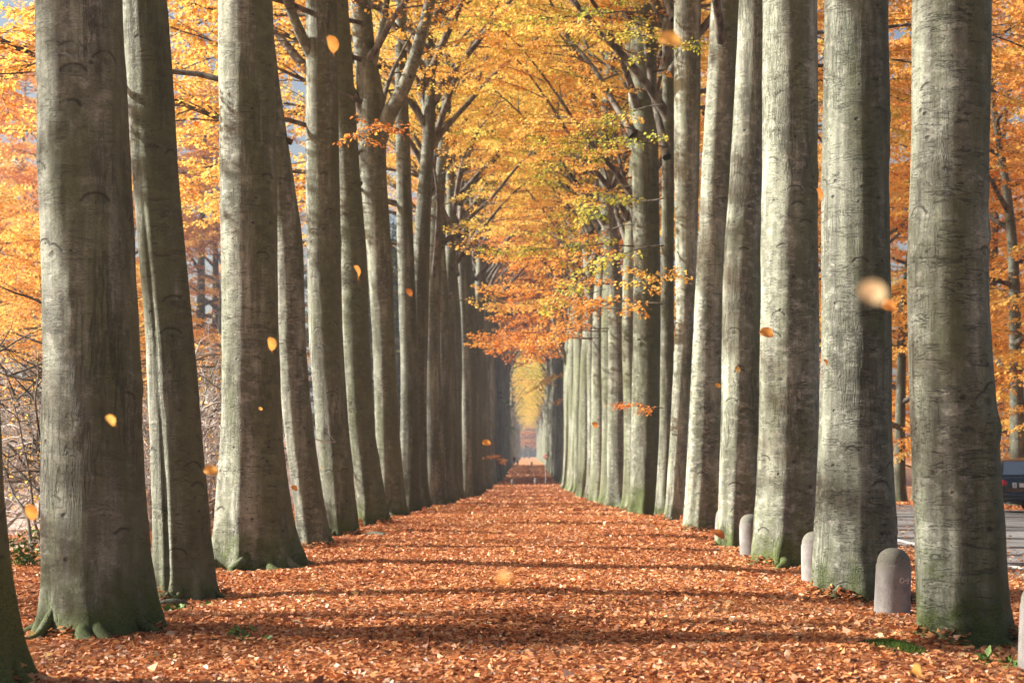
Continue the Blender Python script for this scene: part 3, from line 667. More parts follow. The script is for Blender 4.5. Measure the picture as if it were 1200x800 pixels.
for k, h, az, v, hue, sc in [(4, 8.0, .2, 4, .56, 1.0), (4, 9.6, -.2, 5, .6, 1.1), (5, 8.8, .1, 4, .54, 1.1), (5, 10.8, -.2, 4, .6, 1.1), (6, 9.6, .2, 4, .58, 1.1), (6, 11.6, -.1, 5, .54, 1.2), (8, 10.4, .1, 4, .6, 1.2), (8, 13, 0, 4, .56, 1.2), (9, 12, .1, 4, .6, 1.3)]:
    spray(TREES[(1, k)], h, az, v, hue, sc)
for k, h, az, v, hue, sc in [(3, 5.2, 3.3, 5, .5, .8), (4, 6.4, 2.9, 4, .46, .9), (4, 8.2, 3.5, 5, .56, 1), (5, 6.2, 3.3, 5, .52, 1), (5, 8.4, 2.8, 4, .58, 1), (6, 7.4, 3.2, 4, .5, 1.05), (6, 9.4, 3.6, 4, .56, 1.1), (7, 7.2, 3.0, 4, .54, 1.05),
                             (7, 8.9, 3.5, 5, .6, 1.1), (7, 10.6, 2.8, 4, .56, 1.1), (8, 8.0, 3.3, 4, .5, 1.1), (8, 9.8, 2.8, 4, .58, 1.2), (9, 8.6, 3.1, 4, .56, 1.2), (9, 10.6, 3.5, 4, .6, 1.2), (10, 9, 3.0, 4, .52, 1.25), (10, 11.5, 3.3, 4, .58, 1.2), (11, 10, 3.2, 4, .56, 1.3), (12, 9.4, 2.9, 4, .5, 1.3), (12, 12, 3.3, 4, .58, 1.3), (5, 9.6, 2.7, 4, .54, 1.1), (6, 10.6, 2.8, 4, .58, 1.1), (7, 9.8, 3.2, 5, .56, 1.2), (8, 11.2, 3.0, 4, .6, 1.2), (9, 12.4, 3.2, 4, .56, 1.3), (8, 12.6, 3.5, 4, .52, 1.2), (10, 13.4, 3.0, 4, .6, 1.3)]:
    spray(TREES[(-1, k)], h, az, v, hue, sc)

# ---- background wood on the left, and the trees across the road
def bg_tree(X, Y, v, hue, sc, label, group, tone=.7, name='woodland_tree'):
    t = thing(name, label, 'tree', (X, Y, gz(X, Y) - .05), rng.uniform(0, 6.28), group)
    props(link('trunk', BG[v]['trunk'], t, sc=sc), tone=tone, algae=.1, moss=.2)
    for lm in BG[v]['limbs']: link('limb', lm, t, sc=sc)
    props(link('crown', BG[v]['crown'], t, sc=sc), hue=hue)
    return t
LW = 'wood of golden trees beyond the left row'
for X, Y, v, hue, sc in [(-14.5, 52, 2, .50, .75), (-19, 60, 2, .54, .9), (-16.5, 68, 2, .58, .8), (-23, 66, 0, .48, .82), (-28, 72, 1, .46, .8), (-20, 80, 0, .56, .72), (-33, 86, 1, .50, .88),
                         (-26, 92, 1, .56, .74), (-21, 98, 0, .54, .74), (-38, 100, 1, .48, 1.0), (-31, 108, 1, .58, .82), (-24, 112, 0, .52, .78), (-44, 118, 1, .50, 1.1), (-36, 124, 1, .54, .95),
                         (-29, 128, 1, .54, .82), (-52, 135, 1, .46, 1.3), (-42, 142, 1, .5, 1.1),
                         (-30, 166, 1, .50, 2.0), (-38, 162, 1, .46, 2.3), (-47, 165, 1, .52, 2.4), (-56, 168, 1, .44, 2.4), (-34, 185, 1, .54, 2.5), (-44, 188, 1, .48, 2.6), (-56, 192, 1, .44, 2.6), (-66, 190, 1, .5, 2.6), (-33, 172, 1, .56, 2.6), (-41, 176, 1, .48, 2.6), (-51, 178, 1, .54, 2.7), (-62, 176, 1, .46, 2.7)]:
    bg_tree(X, Y, v, hue, sc, 'one of the golden orange trees in the wood beyond the left row', LW)
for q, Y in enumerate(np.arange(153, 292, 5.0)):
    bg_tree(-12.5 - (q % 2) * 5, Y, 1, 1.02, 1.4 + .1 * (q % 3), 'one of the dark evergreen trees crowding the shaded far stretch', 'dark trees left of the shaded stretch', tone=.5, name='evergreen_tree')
RW = 'autumn trees across the road'
for X, Y, v, hue, sc, lab in [(16.6, 58, 1, .40, 1.25, 'tall dark-stemmed tree standing behind the parked car'), (16.3, 75, 1, .36, 1.2, 'dark-stemmed tree across the road, seen between the two nearest right beeches'),
                         (19, 50, 0, .42, 1.2, None), (22, 62, 1, .36, 1.5, None), (21, 84, 1, .42, 1.7, None), (27, 72, 1, .38, 1.7, None), (18, 95, 1, .46, 2.0, None), (17.5, 112, 1, .5, 2.2, None), (20, 128, 1, .44, 2.3, None), (16.5, 150, 1, .52, 2.5, None), (15.5, 175, 1, .48, 2.6, None), (22, 160, 1, .46, 2.6, None), (26, 96, 1, .4, 2.0, None),
                         (34, 88, 1, .36, 2.0, None), (22, 112, 1, .48, 2.0, None), (31, 116, 1, .4, 2.2, None), (42, 120, 1, .38, 2.3, None), (26, 138, 1, .46, 1.8, None), (38, 150, 1, .42, 2., None), (50, 150, 1, .4, 2.2, None)]:
    bg_tree(X, Y, v, hue + .12, sc, lab or 'one of the golden orange trees in the wood across the road', None if lab else RW)
bg_tree(-14, 16.5, 1, .5, .85, 'unseen golden tree added just outside the left edge, shading the foreground', None)  # out-of-view tree added to cast dappled shade on the near path
for q, (X, Y) in enumerate([(17.5, 66), (19.5, 58), (19, 72), (21.5, 68), (18.5, 82), (22, 77), (24, 62), (25, 84), (17.5, 91), (22, 92), (28, 78), (20, 104), (27, 100), (33, 98), (18, 116), (24, 122), (30, 128)]):
    bg_tree(X, Y, [2, 0][q % 2], rng.uniform(.46, .62), rng.uniform(.5, .8), 'one of the bushy young trees filling the gaps under the wood across the road', 'young trees across the road', tone=.8, name='young_tree')
# closing wood at the end of the avenue
for q, (X, Y) in enumerate([(-22, 655), (-16, 662), (20, 660), (26, 668), (-30, 670), (34, 672), (-5, 655), (6, 658), (-8, 668), (-2, 676), (4, 670), (10, 680), (0, 690), (-14, 682), (16, 690)]):
    bg_tree(X, Y, q % 2, .24 if q % 2 else .44, 1.5, 'one of the hazy reddish trees closing the far end of the avenue', 'trees closing the avenue end')

# ---- bare shrubs of the thicket on the left
def shrub_mesh(seed, H=2.6, stems=6, spread=.55):
    g = np.random.default_rng(seed); mb = MB(); tips = []
    for s in range(stems):
        az = g.uniform(0, 6.28); d = np.array([math.cos(az) * spread * g.uniform(.2, 1), math.sin(az) * spread * g.uniform(.2, 1), 1.])
        L = H * g.uniform(.7, 1.1); P = grow(g, (g.normal(0, .12), g.normal(0, .12), -.1), d, L, 9, (0, 0, .1), .13)
        r = .012 + .012 * H * g.uniform(.5, 1); mb.tube(P, np.linspace(r, .004, 10), 5, False)
        for b in range(11):
            f = g.uniform(.15, .98) * 9; i = min(int(f), 8); p = P[i]
            az2 = g.uniform(0, 6.28); d2 = np.array([math.cos(az2), math.sin(az2), g.uniform(-.1, .9)])
            Q = grow(g, p, d2, H * g.uniform(.2, .45), 5, (0, 0, -.1), .16); mb.tube(Q, np.linspace(r * .4, .003, 6), 4, False)
            for c in range(5):
                p3 = Q[g.integers(1, 6)]; d3 = g.normal(0, 1, 3) + np.array([0, 0, .4]); W = grow(g, p3, d3, H * g.uniform(.08, .2), 3, (0, 0, 0), .2)
                mb.tube(W, [.004, .0035, .003, .002], 3, False); tips.append(W[-1]); tips.append(W[1])
    return mb, np.array(tips)
SH = []
for s in range(4):
    mb, tips = shrub_mesh(500 + s, [2.8, 3.4, 2.4, 4.0][s], [5, 8, 9, 8][s])
    g = np.random.default_rng(s); tp = tips[g.random(len(tips)) < (.30 if s == 0 else .16)]; lv = Leaves()
    for p in tp: lv.twig(p, p + g.normal(0, .06, 3), np.array([0, 0, 1.]), g.random())
    SH.append((mb.mesh('stems', M['twig'] if s in (0, 3) else M['shrub']), lv.mesh('leaves', g, 2, .06, M['leaf'], .05)))
def shrub(X, Y, v, sc, label, hue, group=None):
    t = thing('bare_shrub', label, 'shrub', (X, Y, gz(X, Y)), rng.uniform(0, 6.28), group)
    link('stems', SH[v][0], t, sc=sc); props(link('leaves', SH[v][1], t, sc=sc), hue=hue)
shrub(px2x(52, 24.5), 24.5, 0, 1.0, 'dark bare shrub left of the thick nearest trunk, with a few yellow leaves', .6)
THK = 'bare twiggy thicket beyond the left row'
for q in range(46):
    Y = 27 + q * 1.35 + rng.uniform(-1, 1); lo, hi = px2x(-60, Y), px2x(300, Y)
    shrub(min(lo + (hi - lo) * rng.random(), -5.6), Y, [1, 2, 3][q % 3], rng.uniform(.8, 1.25), 'one of the pale leafless shrubs in the thicket between the left trunks', rng.uniform(.4, .62), THK)
# small green plant at the foot of the dark shrub
def green_plant(X, Y, label, n, h):
    g = np.random.default_rng(int(Y * 10)); V = []; Q = []
    t = thing('low_plant', label, 'plant', (X, Y, gz(X, Y)))
    mb = MB(); lv = Leaves()
    for s in range(n):
        a = g.uniform(0, 6.28); P = grow(g, (g.normal(0, .08), g.normal(0, .08), -.03), (math.cos(a) * .5, math.sin(a) * .5, 1), h * g.uniform(.5, 1.1), 4, (0, 0, -.2), .1)
        mb.tube(P, np.linspace(.006, .003, 5), 4, False)
        for k in range(1, 5): lv.twig(P[k - 1], P[k], norm(g.normal(0, .5, 3) + np.array([0, 0, 1])), g.random())
    link('stems', mb.mesh('stems', M['grass']), t); link('leaves', lv.mesh('leaves', g, 4, .075, M['grass'], .06), t)
green_plant(px2x(36, 21.5), 21.5, 'small green leafy plant among the leaves by the left edge', 16, .55)
green_plant(px2x(208, 16.2), 16.2, 'tiny green tuft in front of the ridged leaning beech', 7, .12)
green_plant(px2x(1176, 11.4), 11.4, 'tiny green tuft at the bottom right by the cut-off bollard', 8, .13)
green_plant(px2x(292, 13.1), 13.1, 'tiny green sprig among leaves right of the nearest left trunk', 5, .08)

# ---------------------------------------------------------------- ground, road
gx, gy = np.meshgrid(XL, YL, indexing='ij')
V = np.stack([gx, gy, ground_z(gx, gy)], -1).reshape(-1, 3); ny = len(YL)
i = np.arange(len(XL) - 1)[:, None] * ny; j = np.arange(ny - 1)[None]
Q = np.stack([i + j, i + ny + j, i + ny + j + 1, i + j + 1], -1).reshape(-1, 4)
g_ = link('ground', mesh_np('ground', V, [Q], M['ground'])); g_['kind'] = 'structure'
def strip(name, x0, x1, dz, mat, y0=-40, y1=700, kind='structure'):
    ys = YL[(YL > y0) & (YL < y1)]; ys = np.concatenate([[y0], ys, [y1]])
    z = prof(ys) + dz
    V = np.concatenate([np.stack([0 * ys + x0, ys, z], -1), np.stack([0 * ys + x1, ys, z], -1)]); n = len(ys)
    Q = np.stack([np.arange(n - 1), np.arange(n - 1) + n, np.arange(n - 1) + n + 1, np.arange(n - 1) + 1], -1)
    return V, Q
v_, q_ = strip('road', 5.15, 14.4, .006, None)
o = link('road', mesh_np('road', v_, [q_], M['asphalt'])); o['kind'] = 'structure'
v_, q_ = strip('line', 6.08, 6.23, .010, None)
o = link('road_edge_line', mesh_np('line', v_, [q_], M['paint'])); o['kind'] = 'structure'
mb = MB()
for y0 in np.arange(8.5, 260, 4.0):
    v_, q_ = strip('dash', 9.85, 9.98, .010, None, y0, y0 + 1.5); mb.add(v_, q_)
o = link('road_centre_line', mb.mesh('dash', M['paint'])); o['kind'] = 'structure'

# ---------------------------------------------------------------- fallen leaves (stuff)
def leaf_patch(n, xr, yr, size, seed, zr=.035, dens=None):
    g = np.random.default_rng(seed)
    x = g.uniform(*xr, n); y = yr[0] + (yr[1] - yr[0]) * g.random(n)
    if dens is not None: k = g.random(n) < dens(x, y); x, y = x[k], y[k]
    n = len(x)
    z = ground_z(x, y) + .006 + g.random(n) ** 1.5 * zr
    a = g.uniform(0, 6.28, n); tilt = np.abs(g.normal(0, .38, n)); ta = g.uniform(0, 6.28, n)
    nm = np.stack([np.sin(tilt) * np.cos(ta), np.sin(tilt) * np.sin(ta), np.cos(tilt)], -1)
    ax = np.stack([np.cos(a), np.sin(a), 0 * a], -1); ax = norm(ax - nm * (ax * nm).sum(1, keepdims=True)); wd = np.cross(nm, ax)
    s = (size * np.exp(np.clip(g.normal(0, .24, n), -.6, .5)))[:, None]; w = s * g.uniform(.24, .36, n)[:, None]; curl = g.normal(0, .16, n)[:, None]; fold = np.abs(g.normal(.12, .14, n))[:, None]
    c = np.stack([x, y, z], -1)
    b = c - ax * s * .5 + nm * s * np.abs(curl); tp = c + ax * s * .5 + nm * s * np.abs(curl) * g.uniform(.2, 1.6, n)[:, None]
    def e(u, sg, k): return c + ax * s * u + sg * wd * w * k + nm * s * fold * k
    Vv = np.stack([b, e(-.2, 1, 1), e(.2, 1, .85), tp, e(.2, -1, .85), e(-.2, -1, 1)], 1).reshape(-1, 3)
    I = np.arange(n)[:, None] * 6
    Qq = np.concatenate([I + np.array([0, 3, 2, 1]), I + np.array([0, 5, 4, 3])], 1).reshape(-1, 4)
    tone = .5 * g.random(n) + .5 * g.random(n) ** 1.1 + .10 * vnoise(np.stack([x * .5, y * .35, 0 * x], -1), 9)
    tone = np.where(g.random(n) < .03, g.uniform(.86, 1.0, n), tone)
    return Vv, Qq, np.repeat(np.clip(tone, 0, 1), 2)
def on_verge(x, y):
    ed = 5.05 + .35 * vnoise(np.stack([x * 0, y * .8, 0 * y], -1), 4)
    left = 1 - .55 * sstep((-x - 4.2) / 2.5)
    return np.where(x < ed, left, np.clip(.9 * np.exp(-(x - ed) / .35), .02, 1))
mb = MB(); at = []
for n, xr, yr, sz, sd in [(200000, (-6.2, 6.2), (8.8, 16), .051, 1), (190000, (-7.5, 7.5), (16, 27), .055, 2), (130000, (-9, 8.5), (27, 45), .066, 3), (48000, (-8, 12.0), (45, 75), .12, 4), (26000, (-4.5, 4.5), (75, 140), .15, 6), (26000, (-4.2, 4.2), (140, 290), .24, 7)]:
    v_, q_, a_ = leaf_patch(n, xr, yr, sz, sd, dens=on_verge); mb.add(v_, q_); at.append(a_)
v_, q_, a_ = leaf_patch(7000, (12.6, 18), (40, 90), .13, 8, dens=lambda x, y: np.where(x > 14.3, 1, .12)); mb.add(v_, q_); at.append(a_)
for (sd_, k_), tr_ in TREES.items():
    if tr_.location[1] > 40: continue
    g2 = np.random.default_rng(int(tr_.location[1] * 13)); n_ = 1700
    ra = .38 + np.abs(g2.normal(0, .20, n_)); an = g2.uniform(0, 6.28, n_); keep_ = vnoise(np.stack([np.cos(an) * 1.5, np.sin(an) * 1.5, 0 * an + k_], -1), 3) > -.15
    v_, q_, a_ = leaf_patch(n_, (0, 1), (0, 1), .062, 700 + k_ * 2 + (sd_ > 0), zr=.03)
    cx_ = tr_.location[0] + ra * np.cos(an); cy_ = tr_.location[1] + ra * np.sin(an)
    V6 = v_.reshape(n_, 6, 3); ctr = V6.mean(1, keepdims=True); hz_ = ground_z(cx_, cy_) + .17 * np.exp(-(ra - .38) / .16) * g2.random(n_)
    V6 = V6 - ctr + np.stack([cx_, cy_, hz_ + .01], -1)[:, None]
    ok = np.nonzero(keep_)[0]; m_ = len(ok); I = np.arange(m_)[:, None] * 6
    Qn = np.concatenate([I + np.array([0, 3, 2, 1]), I + np.array([0, 5, 4, 3])], 1).reshape(-1, 4)
    mb.add(V6[ok].reshape(-1, 3), Qn); at.append(a_.reshape(n_, 2)[ok].ravel())
o = link('fallen_leaves', mb.mesh('fallen_leaves', M['litter'], False, fattr={'rnd': np.concatenate(at)})); o['kind'] = 'stuff'
tag(o, 'rust orange fallen beech leaves covering the avenue floor', 'leaves')

# moss cushion before the nearest right trunk
def moss(X, Y, rx, ry, label):
    g = np.random.default_rng(int(X * 100)); th = np.linspace(0, 2 * np.pi, 48, endpoint=False); rs = np.linspace(0, 1, 14)
    Rg, T = np.meshgrid(rs, th, indexing='ij')
    edge = 1 + .4 * vnoise(np.stack([np.cos(T) * 1.6, np.sin(T) * 1.6, 0 * T], -1), 12) + .35 * vnoise(np.stack([np.cos(T) * 4.5, np.sin(T) * 4.5, 0 * T], -1), 15)
    x = Rg * rx * edge * np.cos(T); y = Rg * ry * edge * np.sin(T)
    z = .055 * (1 - Rg ** 2) + .02 * vnoise(np.stack([x * 14, y * 14, 0 * x], -1), 3) * (1 - Rg ** 4) - .02
    V = np.stack([x, y, z], -1).reshape(-1, 3); k = 48
    i = np.arange(13)[:, None] * k; j = np.arange(k)[None]
    Q = np.stack([i + j, i + k + j, i + k + (j + 1) % k, i + (j + 1) % k], -1).reshape(-1, 4)
    o = link('moss_cushion', mesh_np('moss_cushion', V, [Q], M['moss']), None, (X, Y, gz(X, Y) + .02)); tag(o, label, 'moss')
    n = 5000; r_ = np.sqrt(g.random(n)); t_ = g.uniform(0, 6.28, n)
    px = r_ * rx * .97 * np.cos(t_); py = r_ * ry * .97 * np.sin(t_); pz = .055 * (1 - r_ ** 2) - .012
    d = g.normal(0, .012, (n, 3)); d[:, 2] = .028; p = np.stack([px, py, pz], -1); w = norm(g.normal(0, 1, (n, 3))) * .0028
    V = np.stack([p - w, p + w, p + d], 1).reshape(-1, 3)
    sp = link('moss_shoots', mesh_np('moss_shoots', V, [np.arange(n * 3).reshape(-1, 3)], M['moss'], False), o); sp['kind'] = 'stuff'
moss(px2x(1043, 12.4), 12.4, .25, .55, 'green moss cushion at the foot of the nearest right beech')

# root lying over the leaves by the straight left beech
for lab, pts, rad in [('bare root arching out of the leaves by the straight grey left beech', [(3.05, 30.6, -.05), (2.9, 30.4, .05), (2.72, 30.2, .07), (2.5, 30.0, .01), (2.35, 29.9, -.06)], .04),
                      ('curled surface root before the ridged leaning beech', [(3.75, 17.0, -.05), (3.62, 16.95, .06), (3.5, 16.9, .08), (3.36, 16.95, .0), (3.3, 17.0, -.05)], .035)]:
    mb = MB(); P = np.array([(-a, b, gz(-a, b) + c) for a, b, c in pts]); tt = np.linspace(0, 4, 17); Q = np.stack([np.interp(tt, range(5), P[:, c]) for c in range(3)], -1)
    for _ in range(3): Q[1:-1] = (Q[:-2] + 2 * Q[1:-1] + Q[2:]) / 4
    mb.tube(Q, rad * (1 + .2 * np.sin(tt * 3)), 10); o = props(link('tree_root', mb.mesh('tree_root', M['bark'])), tone=.55, algae=.5, moss=-1); tag(o, lab, 'root')

# ---------------------------------------------------------------- stone bollards
def bollard_mesh(seed, r=.158, h=.645):
    p = [(r * 1.02, -.15), (r * 1.02, 0), (r * 1.0, .2), (r * .985, .40), (r * .97, h - .155), (r * .955, h - .148), (r * .93, h - .142)]
    for a in np.linspace(0, 90, 9)[1:]: p.append((r * .93 * math.cos(R(a)) ** .8 if a < 90 else .0005, h - .142 + .142 * math.sin(R(a))))
    mb = MB(); mb.lathe(p, 40)
    V = mb.V[0]; nn = fbm(V * 9 + seed, seed, 3)
    rad = np.linalg.norm(V[:, :2], axis=1, keepdims=True); V[:, :2] *= 1 + .03 * nn[:, None]; V[:, 2] += .008 * nn
    return mb.mesh('bollard', M['stone'])
BM = [bollard_mesh(s) for s in range(3)]
BG_ = 'round-topped stone bollards along the road side'
for px, Y, lab, v, rz in [(1222, 11.1, 'stone bollard cut off by the right edge of the photo', 0, .3), (1045, 15.1, 'round-topped stone bollard with chalk marks beside the nearest right beech', 1, 0),
                      (956, 19.2, 'stone bollard half hidden by the dark shaded beech', 2, 1), (880.5, 24.3, 'stone bollard half hidden by the broad pale beech', 0, 2), (848, 29.4, 'farthest roadside bollard, a sliver left of the leaning pale beech', 1, 3)]:
    X = px2x(px, Y); o = link('stone_bollard', BM[v], None, (X, Y, gz(X, Y) - .03), rz); o.rotation_euler = (R(1.6 * math.sin(rz * 5 + 1)), R(1.8 * math.sin(rz * 3 + 2)), rz); tag(o, lab, 'bollard', BG_)
    if 'chalk' in lab:
        # a small chalked ring and a second worn figure with a stroke, on the face towards the camera
        mb = MB()
        def arc(cx, cz, rx, rz_, a0, a1):
            a = np.linspace(R(a0), R(a1), 14); xs = cx + rx * np.cos(a); zs = cz + rz_ * np.sin(a)
            mb.tube(np.stack([xs, -np.sqrt(np.maximum(.001, .160 ** 2 - xs ** 2)) - .000, zs], -1), .0042, 5)
        arc(.045, .375, .018, .020, 0, 360); arc(.085, .382, .013, .012, 200, 380); arc(.098, .372, .012, .026, -100, 60)
        mk = link('chalk_mark', mb.mesh('chalk_mark', M['chalk']), o)
for px, Y, lab, sc in [(601, 148, 'left one of two small bollards across the shaded path', 1.0), (628, 148, 'right one of two small bollards across the shaded path', 1.1), (623, 284, 'tiny dark bollard at the far end of the shade', 1.1)]:
    X = px2x(px, Y); o = link('stone_bollard', BM[2], None, (X, Y, gz(X, Y) - .03), 0, sc); tag(o, lab, 'bollard', 'path bollards')

# sign pole
X, Y = px2x(639.5, 146), 146.; t = thing('sign_post', 'thin grey post with a small round sign beside the path bollards', 'sign', (X, Y, gz(X, Y)))
mb = MB(); mb.lathe([(.03, -.2), (.03, 2.75), (.028, 2.77), (.0005, 2.775)], 16); link('pole', mb.mesh('pole', M['steel']), t)
mb = MB(); mb.lathe([(.0005, -.012), (.19, -.012), (.20, 0), (.19, .012), (.0005, .012)], 36, 'y', (0, -.045, 2.5)); pl = link('sign_plate', mb.mesh('sign_plate', M['redink']), t)
mb = MB(); mb.lathe([(.15, .0), (.0005, .0)], 32, 'y', (0, -.0605, 2.5)); link('sign_face', mb.mesh('sign_face', M['white']), pl)

# ---------------------------------------------------------------- falling leaves
def leaf_mesh(seed, s=.06):
    g = np.random.default_rng(seed); n = 9; u = np.linspace(-.5, .5, n); w = .36 * np.sqrt(np.maximum(0, 1 - (2 * u) ** 2)) * (1 - .25 * u) + .004
    V = []
    for q, ww in zip(u, w):
        for k in (-1, -.5, 0, .5, 1):
            V.append((q * s, k * ww * s, s * (.10 * abs(k) * ww * 3 + .12 * math.cos(q * 3) + .02 * math.sin(9 * q) * k)))
    i = np.arange(n - 1)[:, None] * 5; j = np.arange(4)[None]
    Q = np.stack([i + j, i + 5 + j, i + 6 + j, i + 1 + j], -1).reshape(-1, 4)
    mb = MB(); mb.add(V, Q); mb.tube([(s * .5, 0, s * .01), (s * .62, 0, s * .03), (s * .74, .01 * s, s * .06)], [.0012, .001, .0008], 5)
    nf = len(Q) + sum(len(x) for x in mb.Q[1:]) + sum(len(x) for x in mb.T)
    return mb.mesh('falling_leaf', M['leaf'], True, fattr={'rnd': np.full(nf, .5)})
LM = [leaf_mesh(s) for s in range(3)]
M['paleleaf'] = leaf_material('pale_dry_leaf', [(0.0, (.70, .44, .24)), (.6, (.84, .68, .40)), (1.0, (.88, .77, .50))], .4, .2, .3)
M['fallleaf'] = leaf_material('falling_leaf', [(0.0, (.34, .08, .03)), (.3, (.60, .20, .05)), (.5, (.74, .36, .08)), (.7, (.82, .54, .16)), (1.0, (.86, .68, .3))], .45, .2, .3, True)
FG = 'beech leaves falling through the air'
for px, py, size, Y, hue, rot, lab in [
    (1022, 344, 37, 2.1, .70, (1.45, .3, .2), 'big pale blurred leaf falling in front of the dark shaded beech'),
    (1042, 361, 26, 6.0, .42, (1.0, .1, .5), 'orange leaf falling just right of the big pale one'),
    (129, 493, 17, 6.0, .60, (1.3, .6, .9), 'yellow leaf falling in front of the thick nearest left trunk'),
    (247, 552, 18, 8.0, .58, (1.1, .1, .1), 'yellow leaf falling beside the ridged leaning left beech'),
    (36, 600, 20, 7.0, .50, (1.3, 1.2, .3), 'pale tan leaf falling before the dark bare shrub'),
    (317, 403, 17, 8.0, .52, (1.3, 1.4, .5), 'tan leaf falling before the white-sided left trunk'),
    (417, 319, 18, 9.0, .38, (1.4, .9, 1.2), 'orange leaf falling before the smooth greenish left beech'),
    (388, 52, 22, 8.0, .44, (1.4, 1.3, .5), 'orange leaf falling at the top by the straight grey beech'),
    (479, 343, 11, 12., .30, (1.3, .9, .4), 'small pinkish leaf falling before the dark left trunks'),
    (785, 49, 30, 4.5, .62, (1.15, .2, .1), 'blurred golden leaf falling at the top near the crooked pale beech'),
    (898, 391, 19, 9.0, .44, (1.2, .2, .2), 'orange leaf falling before the broad pale right beech'),
    (959, 228, 16, 9.0, .36, (1.3, 1.2, .6), 'rusty leaf falling at the left edge of the dark shaded beech'),
    (841, 452, 8, 15., .5, (1.3, .4, .2), 'small orange leaf falling left of the leaning pale beech'),
    (864, 433, 9, 15., .66, (1.3, .9, .2), 'small yellow leaf falling before the leaning pale beech'),
    (697, 498, 9, 20., .34, (1.3, .9, .2), 'small red leaf falling before the pale sunlit trunks'),
    (967, 425, 10, 12., .36, (1.2, .9, .6), 'small red-orange leaf falling beside the lower dark shaded beech'),
    (1074, 789, 30, 6.5, .62, (1.0, .3, .9), 'blurred yellow leaf falling low at the bottom right'),
    (592, 677, 20, 2.4, .50, (1.0, .5, -.9), 'blurred tan leaf falling low over the middle of the path'),
    (841, 627, 19, 12., .28, (.45, .5, -.5), 'rust red leaf falling low beside the farthest roadside bollard'),
    (345, 572, 9, 14., .34, (1.2, .5, .4), 'small rusty leaf falling before the slender brownish beech'),
    (305, 479, 6, 14., .6, (1.3, .5, .4), 'tiny pale leaf falling before the white-sided left trunk'),
    (570, 519, 11, 20., .48, (1.25, .2, .1), 'small golden leaf falling before the shaded far trunks')]:
    me = LM[rng.integers(3)]; s = size * Y / F / .062
    if lab.startswith(('big pale', 'blurred pale')): me = me.copy(); me.materials[0] = M['paleleaf']
    else: me.materials[0] = M['fallleaf']
    o = link('falling_leaf', me, None, (px2x(px, Y), Y, py2z(py, Y)), 0, s); o.rotation_euler = rot; o['hue'] = hue; tag(o, lab, 'leaf', FG)

